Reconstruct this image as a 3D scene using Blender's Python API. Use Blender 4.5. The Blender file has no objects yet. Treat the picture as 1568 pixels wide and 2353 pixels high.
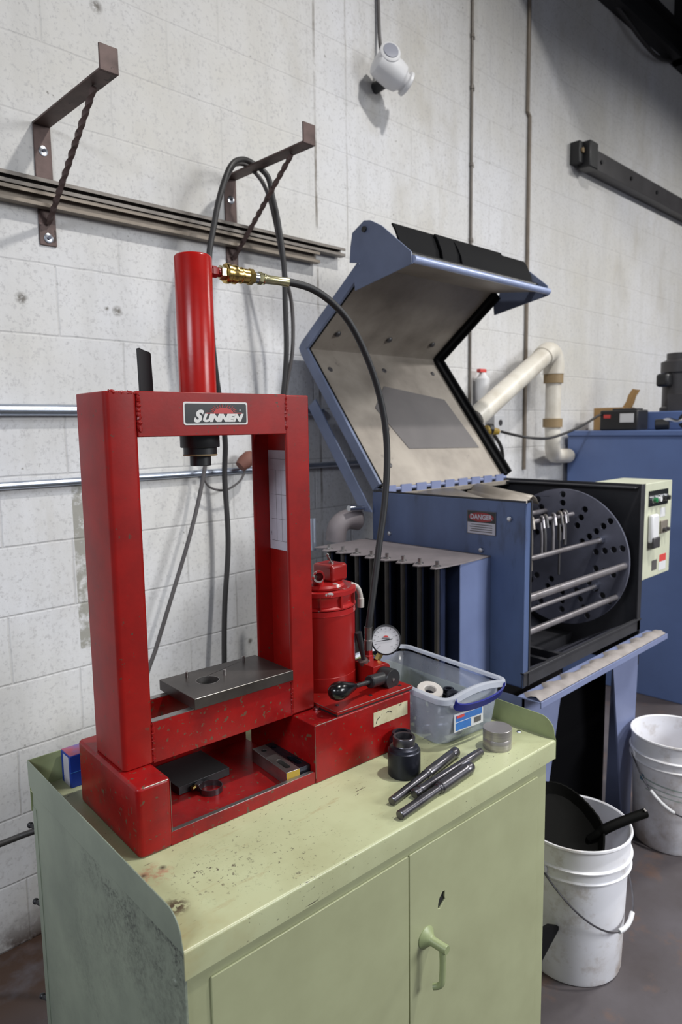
import bpy, bmesh, math, random
from mathutils import Vector, Matrix
random.seed(7)
R = math.radians
S = bpy.context.scene
COL = S.collection
# ------------------------------------------------------------------ camera
cam_d = bpy.data.cameras.new('camera'); cam = bpy.data.objects.new('camera', cam_d); COL.objects.link(cam)
F_PX, PITCH, ROLL, AZ = 1621.75, R(6.8645), R(-0.8545), R(45.6)
F0 = Vector((math.cos(AZ), math.sin(AZ), 0)); R0 = Vector((math.sin(AZ), -math.cos(AZ), 0)); ZZ = Vector((0, 0, 1))
fw = math.cos(PITCH)*F0 - math.sin(PITCH)*ZZ; up = math.sin(PITCH)*F0 + math.cos(PITCH)*ZZ
rt = math.cos(ROLL)*R0 + math.sin(ROLL)*up; u2 = -math.sin(ROLL)*R0 + math.cos(ROLL)*up
M = Matrix((rt, u2, -fw)).transposed().to_4x4(); M.translation = Vector((0, 0, 1.55))
cam.matrix_world = M
cam_d.sensor_fit = 'VERTICAL'; cam_d.sensor_height = 36.0; cam_d.sensor_width = 24.0
cam_d.lens = F_PX*36.0/2353; cam_d.clip_start = 0.02; cam_d.clip_end = 60
cam_d.dof.use_dof = True; cam_d.dof.focus_distance = 1.32; cam_d.dof.aperture_fstop = 5.2
S.camera = cam
# ------------------------------------------------------------------ world, lights, exposure
S.view_settings.view_transform = 'Standard'; S.view_settings.look = 'None'
S.view_settings.gamma = 1.0; S.view_settings.use_curve_mapping = False
S.view_settings.exposure = -0.12
W = bpy.data.worlds.new('world'); S.world = W; W.use_nodes = True
W.node_tree.nodes['Background'].inputs[0].default_value = (0.50, 0.53, 0.60, 1)
W.node_tree.nodes['Background'].inputs[1].default_value = 0.40
def area(name, loc, target, size, size_y, power, color=(1, 1, 1), spread=180):
    d = bpy.data.lights.new(name, 'AREA'); d.shape = 'RECTANGLE'; d.size = size; d.size_y = size_y
    d.energy = power; d.color = color; d.spread = math.radians(spread)
    o = bpy.data.objects.new(name, d); COL.objects.link(o); o.location = loc
    o.rotation_euler = (Vector(target)-Vector(loc)).to_track_quat('-Z', 'Y').to_euler()
    return o
area('shop_light_key', (2.12, -0.15, 4.6), (1.85, 0.45, 0), 0.18, 0.14, 79, (1.0, 0.985, 0.95), 150)
area('shop_light_far', (5.4, -0.3, 3.9), (5.2, 0.6, 0), 0.9, 0.4, 100, (1.0, 0.99, 0.96), 146)
area('fill_light_front', (3.4, -3.2, 2.9), (1.9, 1.2, 0.55), 2.0, 1.0, 40, (0.96, 0.98, 1.0), 75)  # unseen soft fill, added to brighten the front faces
area('fill_light_near', (-0.4, -2.2, 3.2), (0.9, 1.4, 0.6), 1.6, 0.8, 3, (0.90, 0.94, 1.0), 90)  # unseen general fill, added on the camera side
area('shop_light_left', (-1.9, 0.3, 2.9), (0.2, 2.0, 0.8), 1.2, 0.4, 24, (0.86, 0.91, 1.0), 110)

# ------------------------------------------------------------------ materials
def srgb(r, g, b):
    f = lambda c: (c/255/12.92) if c/255 <= 0.04045 else ((c/255+0.055)/1.055)**2.4
    return (f(r), f(g), f(b), 1)
class NT:
    def __init__(s, name):
        s.m = bpy.data.materials.new(name); s.m.use_nodes = True; s.t = s.m.node_tree
        s.b = s.t.nodes['Principled BSDF']; s.tc = s.t.nodes.new('ShaderNodeTexCoord')
    def n(s, kind, **kw):
        x = s.t.nodes.new(kind)
        for k, v in kw.items(): setattr(x, k, v)
        return x
    def l(s, a, b): s.t.links.new(a, b)
    def noise(s, scale, detail=4, rough=0.55, vec=None, stretch=None):
        x = s.n('ShaderNodeTexNoise'); x.inputs['Scale'].default_value = scale; x.inputs['Detail'].default_value = detail
        x.inputs['Roughness'].default_value = rough
        v = vec or s.tc.outputs['Object']
        if stretch:
            mp = s.n('ShaderNodeMapping'); mp.inputs['Scale'].default_value = stretch; s.l(v, mp.inputs['Vector']); v = mp.outputs['Vector']
        s.l(v, x.inputs['Vector']); return x.outputs['Fac']
    def ramp(s, fac, a, b, ca=(0, 0, 0, 1), cb=(1, 1, 1, 1)):
        x = s.n('ShaderNodeValToRGB'); e = x.color_ramp.elements
        e[0].position = a; e[1].position = b; e[0].color = ca; e[1].color = cb; s.l(fac, x.inputs['Fac']); return x.outputs['Color']
    def mix(s, fac, a, b, blend='MIX'):
        x = s.n('ShaderNodeMix', data_type='RGBA', blend_type=blend)
        for sock, v in ((x.inputs['Factor'], fac), (x.inputs['A'], a), (x.inputs['B'], b)):
            if isinstance(v, (tuple, float, int)): sock.default_value = v
            else: s.l(v, sock)
        return x.outputs['Result']
    def math(s, op, a, b=None, c=None):
        x = s.n('ShaderNodeMath', operation=op)
        for i, v in enumerate((a, b, c)):
            if v is None: continue
            if isinstance(v, (float, int)): x.inputs[i].default_value = v
            else: s.l(v, x.inputs[i])
        return x.outputs[0]
    def mr(s, v, a, b, c=0.0, d=1.0):
        x = s.n('ShaderNodeMapRange'); x.clamp = True
        for i, q in enumerate((v, a, b, c, d)):
            if isinstance(q, (float, int)): x.inputs[i].default_value = q
            else: s.l(q, x.inputs[i])
        return x.outputs[0]
    def bump(s, h, strength=0.3, dist=0.002):
        x = s.n('ShaderNodeBump'); x.inputs['Strength'].default_value = strength; x.inputs['Distance'].default_value = dist
        s.l(h, x.inputs['Height']); s.l(x.outputs['Normal'], s.b.inputs['Normal'])
def paint(name, base, dark=None, chip=None, chip_at=0.68, chip_scale=60, rough=0.45, metal=0.0, tone=0.5, tone_scale=6, bump=0.0, chip_w=0.02, coat=0.0, spec=0.5, stretch=None, gate=0.0, bump_scale=180):
    k = NT(name); dark = dark or tuple(c*0.72 for c in base[:3])+(1,)
    c = k.mix(k.ramp(k.noise(tone_scale, 5, 0.6, stretch=stretch), 0.35, 0.72), base, dark) if tone else base
    if tone and tone < 1: c = k.mix(tone, base, c)
    k.b.inputs['Roughness'].default_value = rough; k.b.inputs['Metallic'].default_value = metal
    k.b.inputs['Specular IOR Level'].default_value = spec
    if coat: k.b.inputs['Coat Weight'].default_value = coat; k.b.inputs['Coat Roughness'].default_value = 0.2
    if chip:
        ch = k.ramp(k.noise(chip_scale, 6, 0.62, stretch=stretch), chip_at, chip_at+chip_w)
        if gate:
            g = k.ramp(k.noise(chip_scale*0.16, 2, 0.5), gate, gate+0.08); ch = k.mix(1.0, ch, g, 'MULTIPLY')
        c = k.mix(ch, c, chip)
    if isinstance(c, tuple): k.b.inputs['Base Color'].default_value = c
    else: k.l(c, k.b.inputs['Base Color'])
    if bump: k.bump(k.noise(bump_scale, 4, 0.6), bump, 0.001)
    return k.m
MAT = {}
MAT['red'] = paint('red_enamel', srgb(146, 20, 16), srgb(108, 17, 15), srgb(84, 58, 46), 0.655, 85, 0.40, tone=0.8, tone_scale=11, coat=0.05, spec=0.28, bump=0.08)
MAT['redworn'] = paint('red_enamel_worn', srgb(146, 14, 14), srgb(92, 10, 14), srgb(92, 70, 54), 0.61, 92, 0.36, tone=0.8, tone_scale=12, coat=0.05, spec=0.28, bump=0.12, chip_w=0.03)
MAT['redcyl'] = paint('red_cylinder_paint', srgb(172, 24, 19), srgb(138, 20, 17), srgb(110, 50, 44), 0.72, 55, 0.25, tone=0.6, tone_scale=14, coat=0.0, spec=0.3, bump=0.12, bump_scale=90)
MAT['redmotor'] = paint('red_motor_paint', srgb(152, 20, 16), srgb(112, 15, 13), srgb(150, 146, 142), 0.70, 34, 0.33, tone=0.6, coat=0.3)
MAT['redchip'] = paint('red_paint_flaking_to_aluminium', srgb(165, 28, 28), srgb(126, 22, 24), srgb(168, 164, 162), 0.57, 34, 0.33, tone=0.6, coat=0.1)
MAT['black'] = paint('black_oxide', srgb(34, 34, 36), srgb(22, 22, 24), rough=0.42, tone=0.6, bump=0.05)
MAT['blackgloss'] = paint('black_bakelite', srgb(14, 14, 16), rough=0.22, tone=0)
MAT['rubber'] = paint('black_rubber', srgb(26, 26, 28), rough=0.55, tone=0)
MAT['rubbermat'] = paint('black_rubber_sheet', srgb(15, 15, 17), rough=0.75, tone=0.5, spec=0.15)
MAT['plate'] = paint('dark_machined_plate', srgb(84, 78, 74), srgb(56, 52, 50), rough=0.36, metal=0.6, tone=0.8, tone_scale=14)
MAT['plate_side'] = paint('dark_plate_edge', srgb(52, 54, 56), rough=0.55, tone=0.4)
MAT['steel'] = paint('bare_steel', srgb(165, 162, 160), srgb(125, 120, 116), rough=0.33, metal=0.9, tone=0.7, tone_scale=25)
MAT['pinsteel'] = paint('oiled_steel', srgb(112, 110, 114), srgb(74, 72, 78), rough=0.30, metal=0.9, tone=0.7, tone_scale=30)
MAT['disc'] = paint('turned_steel', srgb(178, 173, 170), srgb(136, 132, 130), rough=0.40, metal=0.7, tone=0.7, tone_scale=40, stretch=(0.05, 0.05, 6))
MAT['socket'] = paint('gunmetal_socket', srgb(52, 54, 64), srgb(34, 35, 42), rough=0.36, metal=0.7, tone=0.6, tone_scale=20)
MAT['brass'] = paint('brass', srgb(205, 176, 108), srgb(160, 130, 72), rough=0.24, metal=1.0, tone=0.5, tone_scale=60)
MAT['brasspale'] = paint('zinc_plated_fitting', srgb(206, 200, 160), srgb(160, 152, 110), rough=0.28, metal=0.95, tone=0.5, tone_scale=80)
MAT['chrome'] = paint('bright_zinc', srgb(200, 203, 210), rough=0.22, metal=1.0, tone=0)
MAT['conduit'] = paint('galvanised_conduit', srgb(176, 184, 198), srgb(150, 156, 170), rough=0.30, metal=0.85, tone=0.5, tone_scale=20)
MAT['yellow'] = paint('yellow_paint', srgb(176, 146, 50), srgb(130, 104, 40), srgb(96, 80, 50), 0.6, 40, 0.5)
MAT['copperplug'] = paint('brown_tape', srgb(146, 124, 90), rough=0.6)
MAT['rust'] = paint('rusty_strap_steel', srgb(98, 80, 76), srgb(66, 52, 48), srgb(60, 48, 44), 0.62, 30, 0.55, metal=0.35, tone=0.9, tone_scale=18)
MAT['strut'] = paint('weathered_steel_strut', srgb(118, 112, 106), srgb(86, 80, 74), rough=0.45, metal=0.5, tone=0.7, tone_scale=12)
MAT['strutb'] = paint('tan_weathered_steel', srgb(134, 124, 112), srgb(100, 90, 80), rough=0.5, metal=0.4, tone=0.7, tone_scale=10)
MAT['green'] = paint('pale_green_enamel', srgb(164, 168, 132), srgb(146, 148, 114), srgb(112, 98, 78), 0.735, 26, 0.42, tone=0.6, tone_scale=7, bump=0.05, coat=0.1)
MAT['greenlip'] = paint('olive_green_lip', srgb(150, 160, 118), srgb(118, 128, 88), srgb(58, 54, 46), 0.74, 50, 0.42, tone=0.6, tone_scale=9)
MAT['darkrod'] = paint('oily_brown_rod', srgb(58, 52, 48), srgb(36, 34, 34), rough=0.5, tone=0.8)
MAT['shadeblue'] = paint('shaded_blue_slat', srgb(40, 48, 74), srgb(24, 28, 42), rough=0.5, tone=0.8, spec=0.2)  # machine blue with the filter recess's shade put into the colour
MAT['rustbrown'] = paint('rust_brown_iron', srgb(120, 78, 66), srgb(92, 58, 50), rough=0.7)
MAT['tubeblue'] = paint('highlit_blue_tube', srgb(158, 170, 204), srgb(124, 136, 170), rough=0.26, tone=0.6, tone_scale=9)  # light blue made paler: the tube's highlight is in the colour
MAT['void'] = paint('shade_black', srgb(10, 10, 12), rough=0.9, tone=0, spec=0.05)  # black standing in for deep shade under the machine
MAT['pan'] = paint('matt_black_plastic', srgb(8, 8, 7), srgb(16, 15, 13), rough=0.6, tone=0.6, spec=0.05)
MAT['bluefilt'] = paint('mid_blue_paint', srgb(107, 119, 155), srgb(91, 101, 134), rough=0.42, tone=0.6, spec=0.3)
MAT['white'] = paint('white_plastic', srgb(214, 214, 216), srgb(198, 196, 194), rough=0.42, tone=0.5)
MAT['offwhite'] = paint('off_white_paint', srgb(222, 218, 208), srgb(186, 178, 164), rough=0.4, tone=0.8, tone_scale=6)
MAT['pipewhite'] = paint('painted_duct', srgb(222, 217, 206), srgb(190, 181, 166), rough=0.42, tone=0.9, tone_scale=7)
MAT['paper'] = paint('aged_paper', srgb(188, 186, 196), srgb(160, 158, 168), srgb(120, 118, 124), 0.68, 50, 0.7, tone=0.6, tone_scale=22)
MAT['cream'] = paint('grimy_cream_label', srgb(196, 190, 158), srgb(160, 150, 118), srgb(70, 62, 50), 0.64, 70, 0.6, tone=0.8, tone_scale=30)
MAT['blue'] = paint('machine_blue_paint', srgb(82, 99, 137), srgb(59, 69, 95), srgb(46, 48, 58), 0.56, 8, 0.38, tone=0.9, tone_scale=4, chip_w=0.2, stretch=(1, 1, 0.35))
MAT['bluelid'] = paint('lid_blue_paint', srgb(107, 117, 143), srgb(84, 93, 115), rough=0.36, tone=0.7, tone_scale=6)
MAT['bluecab'] = paint('royal_blue_cabinet_paint', srgb(95, 117, 166), srgb(82, 99, 142), srgb(44, 56, 84), 0.68, 6, 0.42, tone=0.6, tone_scale=3, chip_w=0.15)
MAT['bluepale'] = paint('pale_blue_paint', srgb(121, 130, 164), srgb(105, 113, 144), rough=0.45, tone=0.6)
MAT['tan'] = paint('dusty_tan_steel', srgb(150, 142, 132), srgb(110, 102, 94), srgb(82, 76, 72), 0.66, 8, 0.42, metal=0.25, tone=0.9, tone_scale=5, chip_w=0.1)
MAT['capdust'] = paint('grey_dusty_cap', srgb(128, 120, 122), srgb(104, 98, 100), rough=0.6, tone=0.8, tone_scale=10)
MAT['dust'] = paint('tan_dust', srgb(150, 143, 140), srgb(126, 119, 116), rough=0.8, tone=0.8, tone_scale=20, bump=0.2)
MAT['inside'] = paint('blasted_dark_steel', srgb(58, 58, 62), srgb(36, 36, 40), rough=0.5, metal=0.3, tone=0.8, tone_scale=5)
MAT['drum'] = paint('dark_drum_steel', srgb(124, 126, 142), srgb(88, 88, 98), rough=0.38, metal=0.45, tone=0.7, tone_scale=7)
MAT['rod'] = paint('worn_rod_steel', srgb(148, 144, 148), srgb(108, 102, 102), rough=0.35, metal=0.6, tone=0.8, tone_scale=12)
MAT['patch'] = paint('mid_grey', srgb(98, 94, 94), srgb(80, 77, 78), rough=0.5, metal=0.2, tone=0.6)
MAT['panelgreen'] = paint('grey_green_panel', srgb(198, 200, 178), srgb(176, 178, 158), rough=0.45, tone=0.7, tone_scale=8)
MAT['dangerred'] = paint('faded_danger_red', srgb(140, 44, 48), rough=0.5, tone=0)
MAT['stickerred'] = paint('sticker_red', srgb(200, 70, 66), rough=0.5, tone=0)
MAT['decalblack'] = paint('decal_black', srgb(30, 32, 34), rough=0.3, tone=0)
MAT['decalred'] = paint('decal_red', srgb(170, 30, 26), rough=0.35, tone=0)
MAT['decalsilver'] = paint('decal_silver', srgb(206, 204, 200), rough=0.4, tone=0)
MAT['green_btn'] = paint('green_button', srgb(30, 120, 70), rough=0.3, tone=0)
MAT['bluehandle'] = paint('blue_plastic', srgb(34, 40, 122), srgb(38, 42, 84), rough=0.5, spec=0.2, tone=0.6, tone_scale=12)
MAT['cardblue'] = paint('blue_printed_card', srgb(22, 56, 150), srgb(18, 40, 110), rough=0.45, tone=0.6)
MAT['cardred'] = paint('red_blue_printed_card', srgb(176, 70, 74), srgb(80, 104, 170), rough=0.5, tone=1, tone_scale=26)
MAT['cardboard'] = paint('brown_cardboard', srgb(176, 140, 92), srgb(146, 110, 66), rough=0.75, tone=0.6)
MAT['labelblue'] = paint('label_blue', srgb(60, 120, 190), srgb(50, 90, 170), rough=0.5, tone=0.6, tone_scale=60)
MAT['charcoal'] = paint('charcoal_motor_paint', srgb(66, 64, 66), srgb(46, 44, 46), rough=0.45, tone=0.7)
MAT['cable'] = paint('black_cable', srgb(44, 42, 42), rough=0.5, tone=0)
MAT['cablegrey'] = paint('dusty_grey_cable', srgb(82, 78, 78), srgb(58, 54, 54), rough=0.55, tone=0.5)
MAT['darkbeam'] = paint('dark_roof_steel', srgb(24, 24, 26), rough=0.6, tone=0.3)
MAT['white_paint_ring'] = paint('pale_plastic', srgb(184, 178, 172), rough=0.5, tone=0.4)
MAT['bucket'] = paint('bucket_plastic', srgb(206, 206, 212), srgb(188, 186, 190), rough=0.36, tone=0.7, tone_scale=5)
def m_greentop():
    k = NT('pale_green_worktop'); k.b.inputs['Roughness'].default_value = 0.34
    c = k.mix(k.ramp(k.noise(5, 5, 0.6), 0.40, 0.75), srgb(180, 184, 146), srgb(158, 158, 120))
    c = k.mix(k.ramp(k.noise(9, 6, 0.7, stretch=(0.6, 2.2, 1)), 0.60, 0.80), c, srgb(150, 122, 84))          # rust-brown smears
    fl = k.mix(1.0, k.ramp(k.noise(170, 3, 0.6, stretch=(0.6, 1.3, 1)), 0.655, 0.67), k.ramp(k.noise(7, 3, 0.6), 0.42, 0.58), 'MULTIPLY'); c = k.mix(fl, c, srgb(84, 80, 68))            # pin-head chips
    sc = k.noise(30, 2, 0.4, stretch=(0.25, 4.0, 3)); sc = k.ramp(sc, 0.735, 0.745); c = k.mix(sc, c, srgb(86, 82, 68))
    def spot(x, y, r0, r1, nz, a, b, col, amt=1.0):
        d = k.n('ShaderNodeVectorMath', operation='DISTANCE'); d.inputs[1].default_value = (x, y, 0.865); k.l(k.tc.outputs['Object'], d.inputs[0])
        m_ = k.math('MULTIPLY', k.ramp(d.outputs['Value'], r0, r1, (1, 1, 1, 1), (0, 0, 0, 1)), amt)
        return k.mix(k.math('MULTIPLY', m_, k.ramp(k.noise(nz, 4, 0.7), a, b)), c, col)
    c = spot(0.036, 0.088, 0.010, 0.024, 110, 0.44, 0.48, srgb(62, 50, 44))
    c = spot(0.052, 0.178, 0.018, 0.032, 60, 0.46, 0.60, srgb(168, 118, 96), 0.7)
    c = spot(0.068, 0.185, 0.002, 0.006, 60, 0.2, 0.3, srgb(60, 48, 42)); c = spot(0.036, 0.186, 0.002, 0.005, 60, 0.2, 0.3, srgb(60, 48, 42))
    c = spot(0.12, 0.12, 0.02, 0.09, 120, 0.60, 0.62, srgb(84, 76, 66)); c = spot(0.24, 0.07, 0.02, 0.11, 130, 0.62, 0.635, srgb(84, 80, 68))
    c = spot(0.02, 0.02, 0.02, 0.14, 8, 0.40, 0.62, srgb(160, 142, 96), 0.5)
    k.l(c, k.b.inputs['Base Color']); k.bump(k.noise(30, 3, 0.5), 0.05, 0.002); return k.m
MAT['greentop'] = m_greentop()
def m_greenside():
    k = NT('grimy_shaded_green_side'); k.b.inputs['Roughness'].default_value = 0.5
    c = k.mix(k.ramp(k.noise(4, 5, 0.6), 0.38, 0.7), srgb(142, 150, 132), srgb(118, 126, 112))  # greyer, darker base: this side's shade is put into the colour
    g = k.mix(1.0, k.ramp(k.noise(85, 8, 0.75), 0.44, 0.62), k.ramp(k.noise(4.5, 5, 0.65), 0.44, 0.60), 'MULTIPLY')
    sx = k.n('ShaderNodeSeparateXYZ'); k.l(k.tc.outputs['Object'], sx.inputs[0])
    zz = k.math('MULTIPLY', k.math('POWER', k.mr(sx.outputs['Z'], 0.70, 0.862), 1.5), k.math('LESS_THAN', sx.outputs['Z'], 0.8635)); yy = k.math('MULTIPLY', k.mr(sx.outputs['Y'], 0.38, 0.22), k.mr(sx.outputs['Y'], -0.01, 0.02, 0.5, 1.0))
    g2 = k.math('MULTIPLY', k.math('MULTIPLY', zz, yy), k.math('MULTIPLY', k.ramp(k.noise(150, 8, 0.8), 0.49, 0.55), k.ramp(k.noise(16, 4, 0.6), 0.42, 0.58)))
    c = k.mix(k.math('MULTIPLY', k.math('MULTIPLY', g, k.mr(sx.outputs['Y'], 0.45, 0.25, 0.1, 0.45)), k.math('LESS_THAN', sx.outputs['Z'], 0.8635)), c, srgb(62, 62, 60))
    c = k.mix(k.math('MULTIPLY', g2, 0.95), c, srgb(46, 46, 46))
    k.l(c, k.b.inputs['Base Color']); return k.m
MAT['greenside'] = m_greenside()
WALL_Y = 2.11
MARKS = ((0.805, 1.928, 0.022), (1.097, 1.921, 0.020), (1.061, 1.926, 0.010), (1.079, 2.801, 0.024), (1.572, 0.747, 0.014))
def m_wall():
    k = NT('painted_block_wall'); k.b.inputs['Roughness'].default_value = 0.62
    mp = k.n('ShaderNodeMapping'); mp.inputs['Rotation'].default_value = (R(-90), 0, 0); mp.inputs['Location'].default_value = (0, 0, 0)
    sx = k.n('ShaderNodeSeparateXYZ'); k.l(k.tc.outputs['Object'], sx.inputs[0])
    cx = k.n('ShaderNodeCombineXYZ'); k.l(k.math('SUBTRACT', sx.outputs['X'], 0.095), cx.inputs['X']); k.l(sx.outputs['Z'], cx.inputs['Y'])
    wob = k.noise(7, 3, 0.5); wv = k.n('ShaderNodeVectorMath', operation='SCALE'); wv.inputs['Scale'].default_value = 0.006
    wn = k.n('ShaderNodeTexNoise'); wn.inputs['Scale'].default_value = 9; k.l(k.tc.outputs['Object'], wn.inputs['Vector'])
    ws = k.n('ShaderNodeVectorMath', operation='SUBTRACT'); ws.inputs[1].default_value = (0.5, 0.5, 0.5); k.l(wn.outputs['Color'], ws.inputs[0]); k.l(ws.outputs[0], wv.inputs[0])
    wa = k.n('ShaderNodeVectorMath', operation='ADD'); k.l(cx.outputs[0], wa.inputs[0]); k.l(wv.outputs[0], wa.inputs[1])
    def brick(ms, smooth):
        br = k.n('ShaderNodeTexBrick'); br.offset = 0.5; br.offset_frequency = 2; br.squash = 1
        for n_, v in (('Scale', 1.0), ('Mortar Size', ms), ('Mortar Smooth', smooth), ('Brick Width', 0.4064), ('Row Height', 0.2032), ('Bias', 0)):
            br.inputs[n_].default_value = v
        br.inputs['Color1'].default_value = (0.44, 0.44, 0.44, 1); br.inputs['Color2'].default_value = (0.56, 0.56, 0.56, 1)
        k.l(wa.outputs[0], br.inputs['Vector']); return br
    br = brick(0.0048, 0.9)
    base = k.mix(k.ramp(k.noise(1.3, 4, 0.6), 0.35, 0.7), srgb(213, 213, 216), srgb(202, 199, 192))
    base = k.mix(k.mix(1.0, k.ramp(k.noise(2.6, 6, 0.65, stretch=(1, 1, 0.5)), 0.55, 0.74), (0.6, 0.6, 0.6, 1), 'MULTIPLY'), base, srgb(178, 172, 160))
    streak = k.ramp(k.noise(14, 4, 0.6, stretch=(1, 1, 0.12)), 0.45, 0.7); base = k.mix(k.mix(1.0, streak, (0.3, 0.3, 0.3, 1), 'MULTIPLY'), base, srgb(184, 182, 178))
    pits = k.ramp(k.noise(95, 5, 0.65), 0.53, 0.66); base = k.mix(k.mix(1.0, pits, (0.55, 0.55, 0.55, 1), 'MULTIPLY'), base, srgb(168, 166, 166))
    spots = k.mix(1.0, k.ramp(k.noise(38, 3, 0.6), 0.70, 0.73), k.ramp(k.noise(3.0, 2, 0.5), 0.45, 0.6), 'MULTIPLY')
    base = k.mix(k.mix(1.0, spots, (0.8, 0.8, 0.8, 1), 'MULTIPLY'), base, srgb(120, 116, 110))
    jf = k.math('MULTIPLY', br.outputs['Fac'], k.math('MULTIPLY', k.ramp(k.noise(3.1, 4, 0.6), 0.3, 0.62), k.mr(sx.outputs['Z'], 1.3, 2.3, 0.5, 0.22)))
    base = k.mix(jf, base, srgb(158, 156, 154))
    def vline(x0, w, col, f0):
        d = k.math('ABSOLUTE', k.math('SUBTRACT', k.math('ADD', sx.outputs['X'], k.math('MULTIPLY', k.math('SUBTRACT', wob, 0.5), 0.012)), x0))
        mk = k.math('LESS_THAN', d, w); mk = k.math('MULTIPLY', mk, k.math('MULTIPLY', k.ramp(k.noise(4, 4, 0.7), 0.36, 0.58), f0)); return mk
    base = k.mix(vline(1.957, 0.006, None, 0.85), base, srgb(112, 104, 94))
    base = k.mix(vline(2.128, 0.004, None, 0.4), base, srgb(140, 134, 126))
    px = k.math('MULTIPLY', k.math('GREATER_THAN', sx.outputs['X'], 0.915), k.math('LESS_THAN', k.math('ADD', sx.outputs['X'], k.math('MULTIPLY', wob, 0.02)), 0.985))
    pz = k.math('MULTIPLY', k.math('GREATER_THAN', sx.outputs['Z'], 0.87), k.math('LESS_THAN', sx.outputs['Z'], 1.385))
    base = k.mix(k.math('MULTIPLY', k.math('MULTIPLY', px, pz), k.ramp(k.noise(22, 5, 0.7), 0.36, 0.50)), base, srgb(150, 148, 140))
    for mx_, mz_, mr_ in MARKS:
        dd = k.n('ShaderNodeVectorMath', operation='DISTANCE'); dd.inputs[1].default_value = (mx_, WALL_Y, mz_); k.l(k.tc.outputs['Object'], dd.inputs[0])
        base = k.mix(k.math('MULTIPLY', k.mr(dd.outputs['Value'], mr_*0.3, mr_, 1.0, 0.0), k.ramp(k.noise(60, 4, 0.7), 0.38, 0.52)), base, srgb(112, 108, 102))
    low = k.math('MULTIPLY', k.ramp(sx.outputs['Z'], 0.0, 0.13, (1, 1, 1, 1), (0, 0, 0, 1)), k.ramp(k.noise(7, 5, 0.7), 0.40, 0.62))
    base = k.mix(low, base, srgb(66, 50, 42))
    k.l(base, k.b.inputs['Base Color'])
    h = k.math('SUBTRACT', k.math('MULTIPLY', k.noise(60, 6, 0.65), 0.5), k.math('MULTIPLY', br.outputs['Fac'], k.mr(sx.outputs['Z'], 1.4, 2.4, 0.9, 0.45)))
    k.bump(h, 0.5, 0.0035); return k.m
MAT['wall'] = m_wall()
def m_floor():
    k = NT('stained_concrete_floor'); k.b.inputs['Roughness'].default_value = 0.55
    c = k.mix(k.ramp(k.noise(2.2, 6, 0.62), 0.35, 0.68), srgb(88, 83, 87), srgb(68, 61, 62))
    c = k.mix(k.ramp(k.noise(7, 6, 0.7), 0.55, 0.72), c, srgb(100, 80, 72))
    c = k.mix(k.ramp(k.noise(45, 4, 0.7), 0.62, 0.74), c, srgb(72, 66, 66))
    sx = k.n('ShaderNodeSeparateXYZ'); k.l(k.tc.outputs['Object'], sx.inputs[0])
    near = k.math('MULTIPLY', k.mr(sx.outputs['Y'], 1.62, 1.92), k.mr(sx.outputs['X'], 1.4, 1.9, 1.0, 0.0))
    near = k.math('MULTIPLY', near, k.ramp(k.noise(5, 6, 0.65), 0.34, 0.52))
    c = k.mix(near, c, srgb(62, 44, 34))
    k.l(c, k.b.inputs['Base Color']); k.bump(k.noise(25, 5, 0.6), 0.2, 0.003); return k.m
MAT['floor'] = m_floor()
def m_bucket(name, amt, col, top):
    k = NT(name); k.b.inputs['Roughness'].default_value = 0.36
    c = k.mix(k.ramp(k.noise(5, 4, 0.6), 0.4, 0.75), srgb(236, 236, 242), srgb(222, 219, 219))
    sx = k.n('ShaderNodeSeparateXYZ'); k.l(k.tc.outputs['Object'], sx.inputs[0])
    hz = k.ramp(sx.outputs['Z'], 0.0, top, (1, 1, 1, 1), (0, 0, 0, 1))
    f = k.math('MULTIPLY', hz, k.ramp(k.noise(6, 6, 0.68), 0.5-amt*0.18, 0.66-amt*0.1))
    f = k.math('MULTIPLY', f, 0.75)
    c = k.mix(f, c, col)
    f2 = k.math('MULTIPLY', k.ramp(k.noise(13, 6, 0.7), 0.54, 0.70), 0.5); c = k.mix(f2, c, srgb(150, 130, 104))
    k.l(c, k.b.inputs['Base Color']); return k.m
MAT['bucket_near'] = m_bucket('lightly_stained_pail', 0.15, srgb(140, 110, 80), 0.16)
MAT['bucket_far'] = m_bucket('rust_stained_pail', 1.0, srgb(150, 132, 116), 0.36)
def m_clear(name='clear_plastic', amt=0.66):
    k = NT(name); k.b.inputs['Roughness'].default_value = 0.22
    k.l(k.mix(k.ramp(k.noise(12, 4, 0.6), 0.4, 0.7), srgb(226, 228, 234), srgb(190, 194, 206)), k.b.inputs['Base Color'])
    tr = k.n('ShaderNodeBsdfTransparent'); tr.inputs[0].default_value = (0.90, 0.93, 0.97, 1)
    tl = k.n('ShaderNodeBsdfTranslucent'); tl.inputs[0].default_value = srgb(196, 204, 222)
    a = k.n('ShaderNodeMixShader'); a.inputs[0].default_value = 0.35; k.l(k.b.outputs[0], a.inputs[1]); k.l(tl.outputs[0], a.inputs[2])
    m2 = k.n('ShaderNodeMixShader'); m2.inputs[0].default_value = amt; k.l(a.outputs[0], m2.inputs[1]); k.l(tr.outputs[0], m2.inputs[2])
    k.l(m2.outputs[0], k.t.nodes['Material Output'].inputs['Surface']); return k.m
MAT['clear'] = m_clear(); MAT['clearrim'] = m_clear('milky_plastic', 0.36)
def m_glass():
    k = NT('frosted_lens'); k.b.inputs['Base Color'].default_value = srgb(170, 172, 184); k.b.inputs['Roughness'].default_value = 0.2
    k.b.inputs['Transmission Weight'].default_value = 0.3; return k.m
MAT['lens'] = m_glass()

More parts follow.
